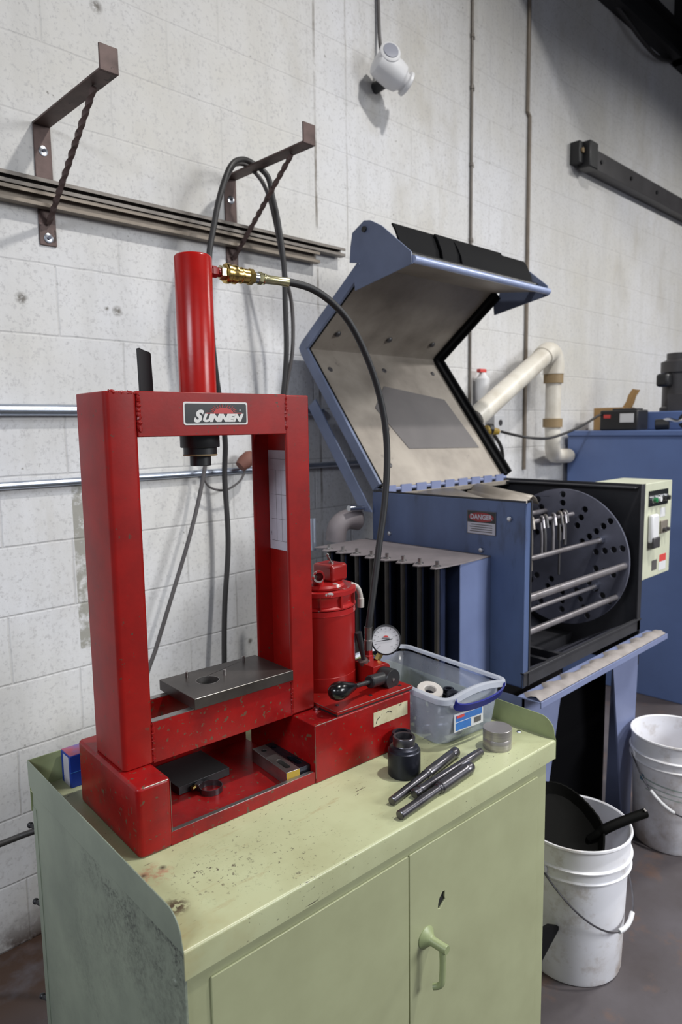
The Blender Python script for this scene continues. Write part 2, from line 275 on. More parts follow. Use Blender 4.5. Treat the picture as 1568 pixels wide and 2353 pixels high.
# ------------------------------------------------------------------ mesh helpers
class MB:
    def __init__(s): s.v = []; s.f = []
    def add(s, vs, fs):
        o = len(s.v); s.v += [Vector(v) for v in vs]; s.f += [tuple(i+o for i in f) for f in fs]; return s
    def box(s, a, b, rot=None, piv=None):
        (x0, y0, z0), (x1, y1, z1) = a, b
        vs = [Vector(p) for p in ((x0, y0, z0), (x1, y0, z0), (x1, y1, z0), (x0, y1, z0), (x0, y0, z1), (x1, y0, z1), (x1, y1, z1), (x0, y1, z1))]
        if rot is not None:
            pv = Vector(piv) if piv else (Vector(a)+Vector(b))/2
            vs = [rot @ (v-pv)+pv for v in vs]
        return s.add(vs, [(0, 3, 2, 1), (4, 5, 6, 7), (0, 1, 5, 4), (1, 2, 6, 5), (2, 3, 7, 6), (3, 0, 4, 7)])
    def lathe(s, prof, o=(0, 0, 0), ax=(0, 0, 1), n=48, close=False, ph=0.0):
        o = Vector(o); ax = Vector(ax).normalized(); q = ax.to_track_quat('Z', 'X').to_matrix()
        vs = []; fs = []; m = len(prof)
        for i in range(n):
            a = 2*math.pi*i/n+ph
            for (r, z) in prof: vs.append(o+q @ Vector((r*math.cos(a), r*math.sin(a), z)))
        rng = m if close else m-1
        for i in range(n):
            j = (i+1) % n
            for k in range(rng):
                k2 = (k+1) % m; fs.append((i*m+k, j*m+k, j*m+k2, i*m+k2))
        if not close:
            if prof[0][0] > 1e-6: fs.append(tuple(i*m for i in range(n))[::-1])
            if prof[-1][0] > 1e-6: fs.append(tuple(i*m+m-1 for i in range(n)))
        return s.add(vs, fs)
    def cyl(s, a, b, r, r2=None, n=32):
        a = Vector(a); b = Vector(b); return s.lathe([(r, 0), (r if r2 is None else r2, (b-a).length)], a, b-a, n)
    def tube(s, pts, r, n=12, caps=True, rf=None):
        pts = [Vector(p) for p in pts]; vs = []; fs = []; t0 = (pts[1]-pts[0]).normalized()
        nrm = t0.orthogonal().normalized(); m = len(pts)
        for i, p in enumerate(pts):
            t = (pts[min(i+1, m-1)]-pts[max(i-1, 0)]).normalized()
            nrm = (nrm-t*nrm.dot(t)).normalized(); bn = t.cross(nrm); rr = r if rf is None else rf(i/(m-1))
            for k in range(n):
                a = 2*math.pi*k/n; vs.append(p+(nrm*math.cos(a)+bn*math.sin(a))*rr)
        for i in range(m-1):
            for k in range(n): fs.append((i*n+k, i*n+(k+1) % n, (i+1)*n+(k+1) % n, (i+1)*n+k))
        if caps: fs.append(tuple(range(n))[::-1]); fs.append(tuple((m-1)*n+k for k in range(n)))
        return s.add(vs, fs)
    def prism(s, poly, d, f=lambda a, b, c: (a, b, c)):
        """poly: 2D points; extruded from d[0] to d[1]; f maps (a,b,depth) to 3D"""
        n = len(poly); vs = [f(a, b, d[0]) for a, b in poly]+[f(a, b, d[1]) for a, b in poly]
        return s.add(vs, [tuple(range(n))[::-1], tuple(range(n, 2*n))]+[(i, (i+1) % n, n+(i+1) % n, n+i) for i in range(n)])
    def sphere(s, c, r, n=24, sc=(1, 1, 1)):
        prof = [(r*math.sin(math.pi*i/12), -r*math.cos(math.pi*i/12)) for i in range(13)]
        prof[0] = (0, -r); prof[-1] = (0, r); o = len(s.v); s.lathe(prof, (0, 0, 0), (0, 0, 1), n)
        for i in range(o, len(s.v)): v = s.v[i]; s.v[i] = Vector((v.x*sc[0]+c[0], v.y*sc[1]+c[1], v.z*sc[2]+c[2]))
        return s
    def ribbon(s, pts, w, th):
        """flat strip following pts, width vector w, thickness th along local normal"""
        pts = [Vector(p) for p in pts]; w = Vector(w); m = len(pts); vs = []
        for i, p in enumerate(pts):
            t = (pts[min(i+1, m-1)]-pts[max(i-1, 0)]).normalized(); nn = t.cross(w.normalized()).normalized()*th/2
            vs += [p-w/2-nn, p+w/2-nn, p+w/2+nn, p-w/2+nn]
        fs = [(0, 1, 2, 3), tuple((m-1)*4+k for k in (3, 2, 1, 0))]
        for i in range(m-1):
            for k in range(4): fs.append((i*4+k, i*4+(k+1) % 4, (i+1)*4+(k+1) % 4, (i+1)*4+k)[::-1])
        return s.add(vs, fs)
    def build(s, name, mat, parent=None, bevel=0, seg=2, ang=35, xf=None):
        me = bpy.data.meshes.new(name); me.from_pydata([tuple(v) for v in s.v], [], s.f)
        bm = bmesh.new(); bm.from_mesh(me); bmesh.ops.remove_doubles(bm, verts=bm.verts, dist=1e-6)
        bmesh.ops.recalc_face_normals(bm, faces=bm.faces); bm.to_mesh(me); bm.free()
        return finish(me, name, mat, parent, bevel, seg, ang)
def finish(me, name, mat, parent=None, bevel=0, seg=2, ang=35):
    for p in me.polygons: p.use_smooth = True
    me.set_sharp_from_angle(angle=R(ang))
    me.materials.append(MAT[mat] if isinstance(mat, str) else mat)
    o = bpy.data.objects.new(name, me); COL.objects.link(o)
    if parent: o.parent = parent
    if bevel:
        b = o.modifiers.new('bevel', 'BEVEL'); b.width = bevel; b.segments = seg; b.limit_method = 'ANGLE'; b.angle_limit = R(40)
    return o
def empty(name, loc, rz=0.0):
    o = bpy.data.objects.new(name, None); COL.objects.link(o); o.location = loc; o.rotation_euler = (0, 0, rz); o.empty_display_size = 0.05; return o
def tag(o, label, cat, group=None):
    o['label'] = label; o['category'] = cat
    if group: o['group'] = group
    return o
def struct(o): o['kind'] = 'structure'; return o
def lab(o, t): o['label'] = t; return o
def holed(name, outer, holes, th, mat, parent=None, f=None, bevel=0):
    """flat plate with holes: outer/holes 2D loops, thickness centred on 0; f maps (x,y,z) to 3D"""
    cu = bpy.data.curves.new('tmp', 'CURVE'); cu.dimensions = '2D'; cu.fill_mode = 'BOTH'; cu.extrude = th/2
    for lp in [outer]+holes:
        sp = cu.splines.new('POLY'); sp.points.add(len(lp)-1); sp.use_cyclic_u = True
        for p, q in zip(sp.points, lp): p.co = (q[0], q[1], 0, 1)
    return from_curve(cu, name, mat, parent, f, bevel)
def from_curve(cu, name, mat, parent=None, f=None, bevel=0):
    ob = bpy.data.objects.new('tmp', cu); COL.objects.link(ob)
    dg = bpy.context.evaluated_depsgraph_get(); me = bpy.data.meshes.new_from_object(ob.evaluated_get(dg)); me.name = name
    bpy.data.objects.remove(ob); me.materials.clear()
    if f:
        for v in me.vertices: v.co = Vector(f(*v.co))
    bm = bmesh.new(); bm.from_mesh(me); bmesh.ops.remove_doubles(bm, verts=bm.verts, dist=1e-6); bmesh.ops.recalc_face_normals(bm, faces=bm.faces); bm.to_mesh(me); bm.free()
    return finish(me, name, mat, parent, bevel)
def text(name, body, size, mat, parent, f, depth=0.0004, shear=0.0, offset=0.0, sx=1.0):
    cu = bpy.data.curves.new('tmp', 'FONT'); cu.body = body; cu.size = size; cu.shear = shear; cu.offset = offset; cu.extrude = depth
    cu.align_x = 'CENTER'; cu.align_y = 'CENTER'; cu.resolution_u = 3
    return from_curve(cu, name, mat, parent, lambda x, y, z: f(x*sx, y, z))
def circ(cx, cy, r, n=20, ph=0): return [(cx+r*math.cos(2*math.pi*i/n+ph), cy+r*math.sin(2*math.pi*i/n+ph)) for i in range(n)]
def rrect(x0, y0, x1, y1, r, n=5):
    out = []
    for cx, cy, a in ((x1-r, y1-r, 0), (x0+r, y1-r, 90), (x0+r, y0+r, 180), (x1-r, y0+r, 270)):
        for i in range(n+1): t = R(a+90*i/n); out.append((cx+r*math.cos(t), cy+r*math.sin(t)))
    return out
def smooth(pts, k=8):
    P = [Vector(p) for p in pts]; out = []
    for i in range(len(P)-1):
        p0, p1, p2, p3 = P[max(i-1, 0)], P[i], P[i+1], P[min(i+2, len(P)-1)]
        for j in range(k):
            t = j/k; out.append(0.5*((2*p1)+(-p0+p2)*t+(2*p0-5*p1+4*p2-p3)*t*t+(-p0+3*p1-3*p2+p3)*t**3))
    out.append(P[-1]); return out

# ================================================================== THE SETTING
WY = 2.11
o = MB().box((-2.5, WY, -0.05), (14, WY+0.25, 5.6)).build('wall_left', 'wall'); struct(o)
o = MB().box((-2.5, -4.0, -0.1), (14, WY, 0.0)).build('floor', 'floor'); struct(o)
o = MB().box((-2.5, -4.0, 5.45), (14, WY+0.25, 5.6)).build('ceiling', 'darkbeam'); struct(o)
o = MB().box((13.9, -4.0, 0), (14.1, WY, 5.45)).build('wall_far', 'darkbeam'); struct(o)
t = empty('trim_1', (0, WY, 4.13)); t['kind'] = 'structure'
for z in (4.02, 4.20): MB().box((-2.0, -0.09, z-4.13), (13.8, 0.0, z-4.13+0.03)).build('beam_flange', 'darkbeam', t)
MB().box((-2.0, -0.05, -0.1), (13.8, -0.04, 0.1)).build('beam_web', 'darkbeam', t)
for x in (3.0, 5.35, 7.7):
    b = empty('trim_2', (x, -1, 4.3)); b['kind'] = 'structure'
    MB().box((-0.05, -3.0, -0.28), (0.05, 3.10, -0.25)).box((-0.05, -3.0, 0.2), (0.05, 3.10, 0.23)).box((-0.006, -3.0, -0.26), (0.006, 3.10, 0.21)).build('roof_beam', 'darkbeam', b)

# ================================================================== WALL BRACKETS
def bracket(x, label):
    t = empty('wall_bracket', (x, WY, 2.42))
    w = 0.049
    MB().box((0, -0.006, -0.335), (w, 0, 0.0)).build('wall_plate', 'rust', t, 0.001)
    MB().box((0, -0.414, -0.006), (w, 0, 0.0)).build('arm', 'rust', t, 0.001)
    MB().box((0, -0.420, -0.006), (w, -0.414, 0.055)).build('end_lip', 'rust', t, 0.001)
    a = Vector((w/2, -0.012, -0.275)); b = Vector((w/2, -0.335, -0.012)); m = MB(); n = 60; ax = (b-a).normalized(); e1 = ax.orthogonal().normalized(); e2 = ax.cross(e1)
    vs = []; fs = []
    for i in range(n+1):
        c = a.lerp(b, i/n); ang = i/n*math.pi*7
        for sx, sy in ((-1, -1), (1, -1), (1, 1), (-1, 1)):
            u = sx*0.0062; v = sy*0.0062; vs.append(c+e1*(u*math.cos(ang)-v*math.sin(ang))+e2*(u*math.sin(ang)+v*math.cos(ang)))
    for i in range(n):
        for k in range(4): fs.append((i*4+k, i*4+(k+1) % 4, (i+1)*4+(k+1) % 4, (i+1)*4+k))
    fs += [(3, 2, 1, 0), tuple(n*4+k for k in range(4))]
    m.add(vs, fs).build('twisted_brace', 'rust', t)
    for z in (-0.075, -0.315):
        h = MB().lathe([(0.0135, 0), (0.0135, 0.0015), (0.008, 0.003), (0.0, 0.003)], (w/2, -0.006, z), (0, -1, 0), 24).build('washer', 'chrome', t)
        MB().cyl((w/2, -0.008, z), (w/2, -0.015, z), 0.0055, n=6).build('bolt', 'socket', h)
    return tag(t, label, 'bracket', None)
bracket(0.866, 'rusty steel wall bracket at the far left with nothing hanging from it')
bracket(1.519, 'rusty steel wall bracket with black hoses looped over its arm')
def rail(x0, x1, z0, z1, y0, y1, mat, label):
    m = MB(); w = 0.004
    m.box((x0, y1-w, z0), (x1, y1, z1)); m.box((x0, y0, z1-w), (x1, y1-w, z1)); m.box((x0, y0, z0), (x1, y1-w, z0+w))
    m.box((x0, y0, z0+w), (x1, y0+w*0.7, z0+w+0.007)).box((x0, y0, z1-w-0.007), (x1, y0+w*0.7, z1-w))
    return tag(m.build('steel_channel', mat, None, 0.0006), label, 'channel', None)
rail(-1.6, 2.07, 2.226, 2.258, 2.066, 2.098, 'strut', 'upper grey steel channel resting along the wall behind both brackets')
rail(-1.6, 1.935, 2.182, 2.224, 2.070, 2.100, 'strutb', 'lower tan steel channel just under the grey one on the wall')

# ================================================================== CONDUITS
def conduit(pts, r, label, straps=(), axis='x', mat='conduit', name='conduit_pipe'):
    o = MB().tube(pts, r, 20).build(name, mat); tag(o, label, 'pipe')
    for p in straps:
        m = MB()
        if axis == 'x':
            m.lathe([(r, -0.008), (r+0.003, -0.008), (r+0.003, 0.008), (r, 0.008)], p, (1, 0, 0), 20, close=True).box((p[0]-0.008, WY-0.003, p[2]-r-0.022), (p[0]+0.008, WY, p[2]-r))
        else:
            m.lathe([(r, -0.008), (r+0.003, -0.008), (r+0.003, 0.008), (r, 0.008)], p, (0, 0, 1), 20, close=True).box((p[0]+r, WY-0.003, p[2]-0.008), (p[0]+r+0.022, WY, p[2]+0.008))
        m.build('strap', mat, o)
    return o
conduit([(-1.5, 2.09, 1.612), (3.9, 2.09, 1.612)][:1]+[(1.95, 2.09, 1.612)], 0.0165, 'upper silver conduit running level across the wall behind the press', [(0.2, 2.09, 1.612)])
conduit([(-1.5, 2.096, 1.398), (2.9, 2.096, 1.398)], 0.0115, 'lower silver conduit running level behind the press window', [(1.385, 2.096, 1.398)])
conduit([(2.975, 2.102, 1.60), (2.975, 2.102, 4.1)], 0.007, 'thin grey conduit rising up the wall right of the white fixture', [(2.975, 2.102, z) for z in (2.1, 2.45, 2.8, 3.15, 3.38)], 'z', 'strut')
conduit([(3.495, 2.10, 1.3), (3.495, 2.10, 3.16), (3.475, 2.10, 3.18), (3.475, 2.10, 4.1)], 0.010, 'brownish conduit with a small jog rising up the wall above the blue lid', [(3.495, 2.10, 1.9)], 'z', 'strutb')

# ================================================================== WHITE WALL FIXTURE
t = empty('wall_fixture', (2.30, WY, 2.95)); t.scale = (0.76, 0.76, 0.76); tag(t, 'white drum shaped wall fixture hanging below a cable high on the wall', 'fixture')
ax = Vector((0.86, -0.30, -0.42)).normalized(); c0 = Vector((-0.105, -0.115, 0.055))
MB().lathe([(0.0, -0.012), (0.048, -0.010), (0.066, 0.0), (0.072, 0.02), (0.076, 0.05), (0.078, 0.11), (0.070, 0.15), (0.052, 0.165), (0.047, 0.18), (0.0, 0.18)], c0, ax, 40).build('housing', 'white', t)
MB().lathe([(0.047, 0.18), (0.062, 0.185), (0.064, 0.2), (0.055, 0.205), (0.0, 0.205)], c0, ax, 40).build('end_cap', 'white', t)
p = c0+Vector((0.03, -0.055, 0.02)); MB().lathe([(0.048, 0), (0.056, 0.008), (0.056, 0.024), (0.046, 0.03), (0.0, 0.03)], p, (-0.45, -0.85, 0.25), 32).build('lens_ring', 'white', t)
MB().lathe([(0.042, 0.03), (0.040, 0.034), (0.0, 0.036)], p, (-0.45, -0.85, 0.25), 32).build('lens', 'lens', t)
MB().cyl((0.0, 0.0, -0.01), (0.0, -0.09, 0.0), 0.03).build('wall_mount', 'black', t)
o = MB().tube(smooth([(2.300, 2.098, 5.40), (2.304, 2.098, 3.9), (2.307, 2.096, 3.4), (2.308, 2.090, 3.14), (2.295, 2.060, 3.05), (2.285, 2.03, 3.01)]), 0.0075, 10).build('fixture_cable', 'cablegrey'); tag(o, 'grey cable dropping from the roof to the white wall fixture', 'cable')

# ================================================================== STEEL TRACK upper right
t = empty('steel_track', (4.05, WY, 3.08)); tag(t, 'dark steel track fixed along the wall in the upper right corner', 'track')
m = MB(); m.box((0.06, -0.075, -0.055), (6.0, -0.070, 0.055)).box((0.06, -0.07, 0.05), (6.0, 0, 0.055)).box((0.06, -0.07, -0.055), (6.0, -0.0, -0.05)); m.build('rail_profile', 'charcoal', t, 0.001)
MB().box((-0.05, -0.10, -0.07), (0.05, -0.02, 0.075)).build('end_stop', 'black', t, 0.006)
MB().box((-0.10, -0.06, -0.05), (-0.03, 0.0, 0.07)).build('end_bracket', 'black', t, 0.004)
MB().cyl((-0.07, -0.062, 0.02), (-0.07, -0.07, 0.02), 0.014).build('bolt_head', 'copperplug', t)
for x in (0.14, 0.55, 0.95, 1.5, 2.1): MB().cyl((x, -0.075, 0.0), (x, -0.083, 0.0), 0.012).build('track_bolt', 'black', t)
o = MB().tube(smooth([(4.25, 2.09, 4.08), (4.5, 2.06, 4.0), (4.75, 2.05, 3.94), (5.0, 2.06, 3.94), (5.3, 2.09, 4.02)]), 0.012, 10).build('roof_cable', 'cable'); tag(o, 'dark cable sagging under the roof beam in the top right corner', 'cable')

# ================================================================== CABLES OVER THE BRACKET
def cable(name, pts, r, mat, label, k=10): return tag(MB().tube(smooth(pts, k), r, 12).build(name, mat), label, 'hose')
cable('black_hose', [(1.30, 1.98, 0.012), (1.37, 2.02, 0.05), (1.39, 2.03, 0.35), (1.395, 2.03, 0.70), (1.413, 2.04, 0.92), (1.437, 2.04, 1.15), (1.432, 2.04, 1.38), (1.425, 2.02, 1.51), (1.385, 1.99, 1.66), (1.352, 1.965, 1.80), (1.336, 1.95, 1.95), (1.338, 1.95, 2.09), (1.360, 1.95, 2.19), (1.388, 1.95, 2.29), (1.430, 1.95, 2.385), (1.480, 1.96, 2.425), (1.537, 1.97, 2.431), (1.585, 1.95, 2.395), (1.606, 1.95, 2.33), (1.628, 1.95, 2.25), (1.648, 1.95, 2.12), (1.659, 1.96, 1.98), (1.668, 1.97, 1.83), (1.666, 1.985, 1.70), (1.650, 2.01, 1.5), (1.648, 2.03, 1.2), (1.64, 2.06, 0.7), (1.62, 2.06, 0.3), (1.58, 2.03, 0.03), (1.50, 2.0, 0.012)], 0.0095, 'cable', 'thicker black hose looped over the right bracket and hanging down both sides')
cable('black_hose', [(1.00, 1.95, 0.010), (0.99, 2.0, 0.06), (1.01, 2.03, 0.35), (1.075, 2.03, 0.70), (1.135, 2.03, 0.85), (1.205, 2.03, 1.02), (1.270, 2.03, 1.18), (1.325, 2.04, 1.32), (1.360, 2.04, 1.46), (1.372, 2.03, 1.62), (1.356, 1.99, 1.78), (1.350, 1.975, 1.95), (1.353, 1.97, 2.09), (1.376, 1.97, 2.20), (1.403, 1.97, 2.30), (1.450, 1.97, 2.39), (1.50, 2.0, 2.427), (1.545, 2.0, 2.428), (1.590, 1.98, 2.38), (1.622, 1.97, 2.29), (1.672, 1.975, 2.10), (1.703, 1.975, 1.98), (1.705, 1.98, 1.83), (1.690, 2.00, 1.70), (1.672, 2.03, 1.45), (1.67, 2.04, 1.1), (1.67, 2.06, 0.6), (1.66, 2.05, 0.25), (1.64, 1.99, 0.03), (1.60, 1.92, 0.010)], 0.0070, 'cablegrey', 'thinner grey hose looped over the right bracket, slanting down behind the press')
t = empty('pipe_fitting', (1.535, 2.050, 1.435)); tag(t, 'small rust brown fitting on the lower conduit beside the right column', 'fitting')
MB().lathe([(0.0, -0.035), (0.020, -0.033), (0.027, -0.01), (0.027, 0.02), (0.018, 0.034), (0, 0.036)], (0, 0, 0), (0.8, -0.1, 0.6), 24).build('fitting_body', 'rustbrown', t)
MB().tube(smooth([(0.0, 0, -0.02), (-0.03, 0, -0.07), (-0.09, 0.01, -0.10), (-0.15, 0.015, -0.085), (-0.17, 0.02, -0.05)]), 0.004, 8).build('short_wire', 'cablegrey', t)
o = MB().tube(smooth([(-0.3, 1.86, 0.505), (0.2, 1.83, 0.51), (0.543, 1.80, 0.52), (0.60, 1.79, 0.525), (0.66, 1.76, 0.535), (0.78, 1.66, 0.56), (0.9, 1.5, 0.5), (0.95, 1.48, 0.2), (0.97, 1.5, 0.01)]), 0.008, 12).build('power_cord', 'cable'); tag(o, 'black power cord running behind the left edge of the green cabinet', 'cord')

# ================================================================== GREEN CABINET
CA = R(-2.25); CO = Vector((0.444, 0.762, 0.865))
cab = empty('tool_cabinet', (CO.x, CO.y, 0.0), CA); tag(cab, 'pale green metal tool cabinet carrying the red press', 'cabinet')
CW, CD, H = 0.914, 0.585, 0.865
MB().box((0.004, 0.006, 0.0), (CW-0.027, CD-0.02, H-0.030)).build('body', 'green', cab, 0.0015)
MB().box((0.0005, 0.002, 0.0), (0.004, CD-0.012, H-0.003)).build('side_panel', 'greenside', cab, 0.0006)
prof = [(CD, H), (CD, H-0.002), (0.006, H-0.002), (0.002, H-0.006), (0.002, H-0.042), (0.0, H-0.042)]+[(0.005-0.005*math.cos(R(a)), H-0.005+0.005*math.sin(R(a))) for a in range(0, 91, 15)]
MB().prism(prof, (0.0005, CW-0.0005), lambda a, b, c: (c, a, b)).build('worktop', 'greentop', cab)
def lip(x0, x1, name, mat):
    zb = H-0.002 if x0 < 0.1 else H-0.044
    prof = [(0.0, zb), (0.0, H-0.001)]
    for i in range(9): a = R(180-90*i/8); prof.append((0.004+0.036*(1+math.cos(a)), H+0.012+0.036*math.sin(a)))
    prof += [(CD-0.0, H+0.060), (CD, H+0.010), (CD-0.03, zb)]
    return MB().prism(prof, (x0, x1), lambda a, b, c: (c, a, b)).build(name, mat, cab, 0.0008)
lip(-0.0015, 0.0005, 'left_lip', 'greenside'); lip(CW-0.0005, CW+0.0015, 'right_lip', 'greenlip')
MB().box((0, CD-0.002, H-0.044), (CW, CD, H+0.060)).build('back_lip', 'greenlip', cab, 0.0008)
def door(x0, x1, z0, z1, holes, name):
    o = holed(name, rrect(x0, z0, x1, z1, 0.002, 2), holes, 0.004, 'green', cab, lambda x, y, z: (x, 0.0042+z, y), 0.0006); return o
kh = [(0.531+a, H-0.187+b) for a, b in ((-0.011, -0.014), (-0.005, -0.016), (0.010, -0.004), (0.008, 0.003), (0.009, 0.013), (0.003, 0.014), (-0.006, 0.006), (-0.010, -0.004))]
door(0.041, 0.4405, 0.10, H-0.062, [], 'door')
d2 = door(0.4435, 0.849, 0.10, H-0.062, [kh], 'door')
MB().box((0.512, 0.0054, H-0.208), (0.548, 0.0058, H-0.168)).build('lock_recess', 'decalblack', d2)
# handle: rosette, stem and hanging lever
hx, hz = 0.487, H-0.240
hm = MB(); hm.lathe([(0.021, 0.0), (0.021, 0.002), (0.016, 0.006), (0.0105, 0.012), (0.0085, 0.016), (0.0085, 0.046), (0.0075, 0.048), (0, 0.048)], (hx, 0.0030, hz), (0.05, -1, 0), 32)
hm.tube(smooth([(hx+0.001, -0.035, hz-0.004), (hx+0.001, -0.036, hz-0.03), (hx, -0.036, hz-0.055), (hx-0.001, -0.035, hz-0.068), (hx-0.003, -0.029, hz-0.076), (hx-0.008, -0.021, hz-0.079)], 5), 0.0058, 12)
hm.build('handle', 'greenlip', d2)
for y, z in ((0.03, H-0.062), (0.23, H-0.35)): MB().lathe([(0.0065, 0), (0.0045, 0.0022), (0, 0.003)], (0.0008, y, z), (-1, 0, 0), 16).build('rivet', 'greenside', cab)
for x, y in ((0.893, 0.080),): MB().lathe([(0.006, 0), (0.0045, 0.0025), (0, 0.003)], (x, y, H), (0, 0, 1), 16).build('screw_head', 'chrome', cab)
MB().box((-0.001, CD-0.030, 0.0), (0.0006, CD-0.012, H-0.03)).build('rear_flange', 'greenside', cab)
for z in (H-0.075, H-0.235, H-0.44): MB().cyl((0.004, CD-0.016, z), (-0.002, CD+0.006, z), 0.0042, n=8).sphere((-0.002, CD+0.006, z), 0.006).build('rear_bolt', 'black', cab)
def cw(u, v, w=0.0):
    return Vector((CO.x+u*math.cos(CA)-v*math.sin(CA), CO.y+u*math.sin(CA)+v*math.cos(CA), H+w))

# ================================================================== THE RED PRESS
PA = R(-3.6); PO = Vector((0.509, 0.985, 0.8655))
pr = empty('hydraulic_press', PO, PA); tag(pr, 'red benchtop hydraulic press with tall frame standing on the green cabinet', 'press')
def ch(u0, u1, v0, v1, w0, w1, t, side):
    m = MB(); m.box((u0, v0, w0), (u1, v0+t, w1)).box((u0, v1-t, w0), (u1, v1, w1))
    if side < 0: m.box((u0, v0+t*0.5, w0), (u0+t, v1-t*0.5, w1))
    else: m.box((u1-0.018, v0+t*0.5, w0), (u1, v1-t*0.5, w1))
    return m
# solid looking left leg with rounded corners
MB().prism(rrect(0.003, 0.067, 0.059, 0.188, 0.009, 5), (0.119, 0.746)).build('left_column', 'red', pr, 0.002)
ch(0.354, 0.409, 0.067, 0.188, 0.119, 0.746, 0.008, 1).build('right_column', 'red', pr, 0.003, 3)
MB().box((0.057, 0.068, 0.673), (0.356, 0.077, 0.747)).build('top_beam', 'red', pr, 0.0015)
MB().box((0.057, 0.172, 0.673), (0.356, 0.181, 0.745)).box((0.14, 0.077, 0.673), (0.27, 0.172, 0.685)).build('top_beam', 'red', pr, 0.0015)
MB().box((0.057, 0.069, 0.117), (0.356, 0.083, 0.190)).build('lower_beam', 'redworn', pr, 0.001)
MB().box((0.0575, 0.069, 0.190), (0.3555, 0.0828, 0.1912)).build('beam_edge', 'steel', pr)
MB().box((0.057, 0.165, 0.117), (0.356, 0.179, 0.190)).build('lower_beam', 'redworn', pr, 0.001)
MB().box((0.0575, 0.1652, 0.190), (0.3555, 0.179, 0.1912)).build('beam_edge', 'steel', pr)
# left foot, tray, reservoir
MB().prism(rrect(-0.006, 0.0, 0.054, 0.250, 0.009, 5), (0.0, 0.1185)).build('left_foot', 'redworn', pr, 0.005, 3)
MB().box((0.050, 0.002, 0.0), (0.356, 0.012, 0.024)).box((0.050, 0.010, 0.0), (0.356, 0.25, 0.010)).box((0.050, 0.244, 0.0), (0.356, 0.25, 0.1165)).build('tray', 'redworn', pr, 0.0012)
MB().box((0.054, 0.0025, 0.0238), (0.352, 0.0115, 0.0246)).build('worn_tray_edge', 'steel', pr, 0.0003)
MB().box((0.356, 0.0, 0.0), (0.620, 0.225, 0.1165)).build('reservoir_tank', 'redworn', pr, 0.002)
MB().box((0.4145, 0.004, 0.1165), (0.6285, 0.222, 0.121)).build('lid_gasket', 'black', pr)
MB().box((0.414, 0.001, 0.120), (0.629, 0.225, 0.1265)).build('reservoir_lid', 'red', pr, 0.0012)
for u, v in ((0.438, 0.030), (0.523, 0.022), (0.608, 0.02), (0.618, 0.12), (0.618, 0.21)):
    MB().cyl((u, v, 0.1265), (u, v, 0.1278), 0.0042, n=6).build('lid_screw', 'black', pr)
MB().cyl((0.613, 0.056, 0.1265), (0.613, 0.056, 0.137), 0.006, n=6).build('lid_bolt', 'black', pr)
MB().cyl((0.409, 0.060, 0.1175), (0.409, 0.060, 0.1215), 0.006, n=16).build('drain_plug', 'chrome', pr)
# grimy label on tank with two strokes left of the print
lb = MB().box((0.510, -0.0008, 0.0685), (0.610, 0.0002, 0.0985)).build('tank_label', 'cream', pr)
MB().tube([Vector((0.552+0.011*math.cos(R(a)), -0.001, 0.083+0.008*math.sin(R(a)))) for a in range(20, 130, 10)], 0.0007, 6).build('print_stroke', 'decalblack', lb)
MB().tube([Vector((0.530+0.013*math.cos(R(a)), -0.001, 0.074+0.012*math.sin(R(a)))) for a in range(100, 190, 10)], 0.0006, 6).build('print_stroke', 'decalblack', lb)
# weld beads
def bead(a, b, r, n=26, name='weld_bead', mat='red'):
    a = Vector(a); b = Vector(b); m = MB(); random.seed(hash((round(a.x, 3), round(a.z, 3))) % 1000)
    pts = [a.lerp(b, i/n)+Vector((random.uniform(-1, 1), 0, random.uniform(-1, 1)))*r*0.35 for i in range(n+1)]
    rr = [r*random.uniform(0.65, 1.25) for _ in range(n+1)]
    return m.tube(pts, r, 8, rf=lambda t: rr[min(n, int(round(t*n)))]).build(name, mat, pr)
bead((0.060, 0.0690, 0.740), (0.061, 0.0685, 0.682), 0.0036); bead((0.012, 0.0700, 0.7445), (0.060, 0.0700, 0.7425), 0.0034)
bead((0.355, 0.0690, 0.742), (0.355, 0.0685, 0.682), 0.0029); bead((0.058, 0.0695, 0.188), (0.058, 0.0695, 0.120), 0.0033, mat='redworn')
bead((0.354, 0.0692, 0.186), (0.354, 0.0692, 0.122), 0.0026, mat='redworn')
# cylinder and ram
cx, cy = 0.203, 0.1265
MB().lathe([(0.033, 0.686), (0.033, 0.984), (0.0315, 0.9865), (0.030, 0.988), (0.0, 0.988)], (cx, cy, 0), (0, 0, 1), 64).build('ram_cylinder', 'redcyl', pr)
MB().lathe([(0.0355, 0.6735), (0.0355, 0.653), (0.0345, 0.6515), (0.030, 0.6515), (0.030, 0.637), (0.0, 0.637)], (cx, cy, 0), (0, 0, 1), 48).build('ram_collar', 'black', pr)
MB().lathe([(0.0302, 0.6395), (0.0308, 0.638), (0.0302, 0.6365)], (cx, cy, 0), (0, 0, 1), 48).build('snap_ring', 'copperplug', pr)
MB().lathe([(0.0, 0.64), (0.019, 0.64), (0.019, 0.6195), (0.018, 0.6185), (0.0, 0.6185)], (cx, cy, 0), (0, 0, 1), 40).build('ram_nose', 'black', pr)
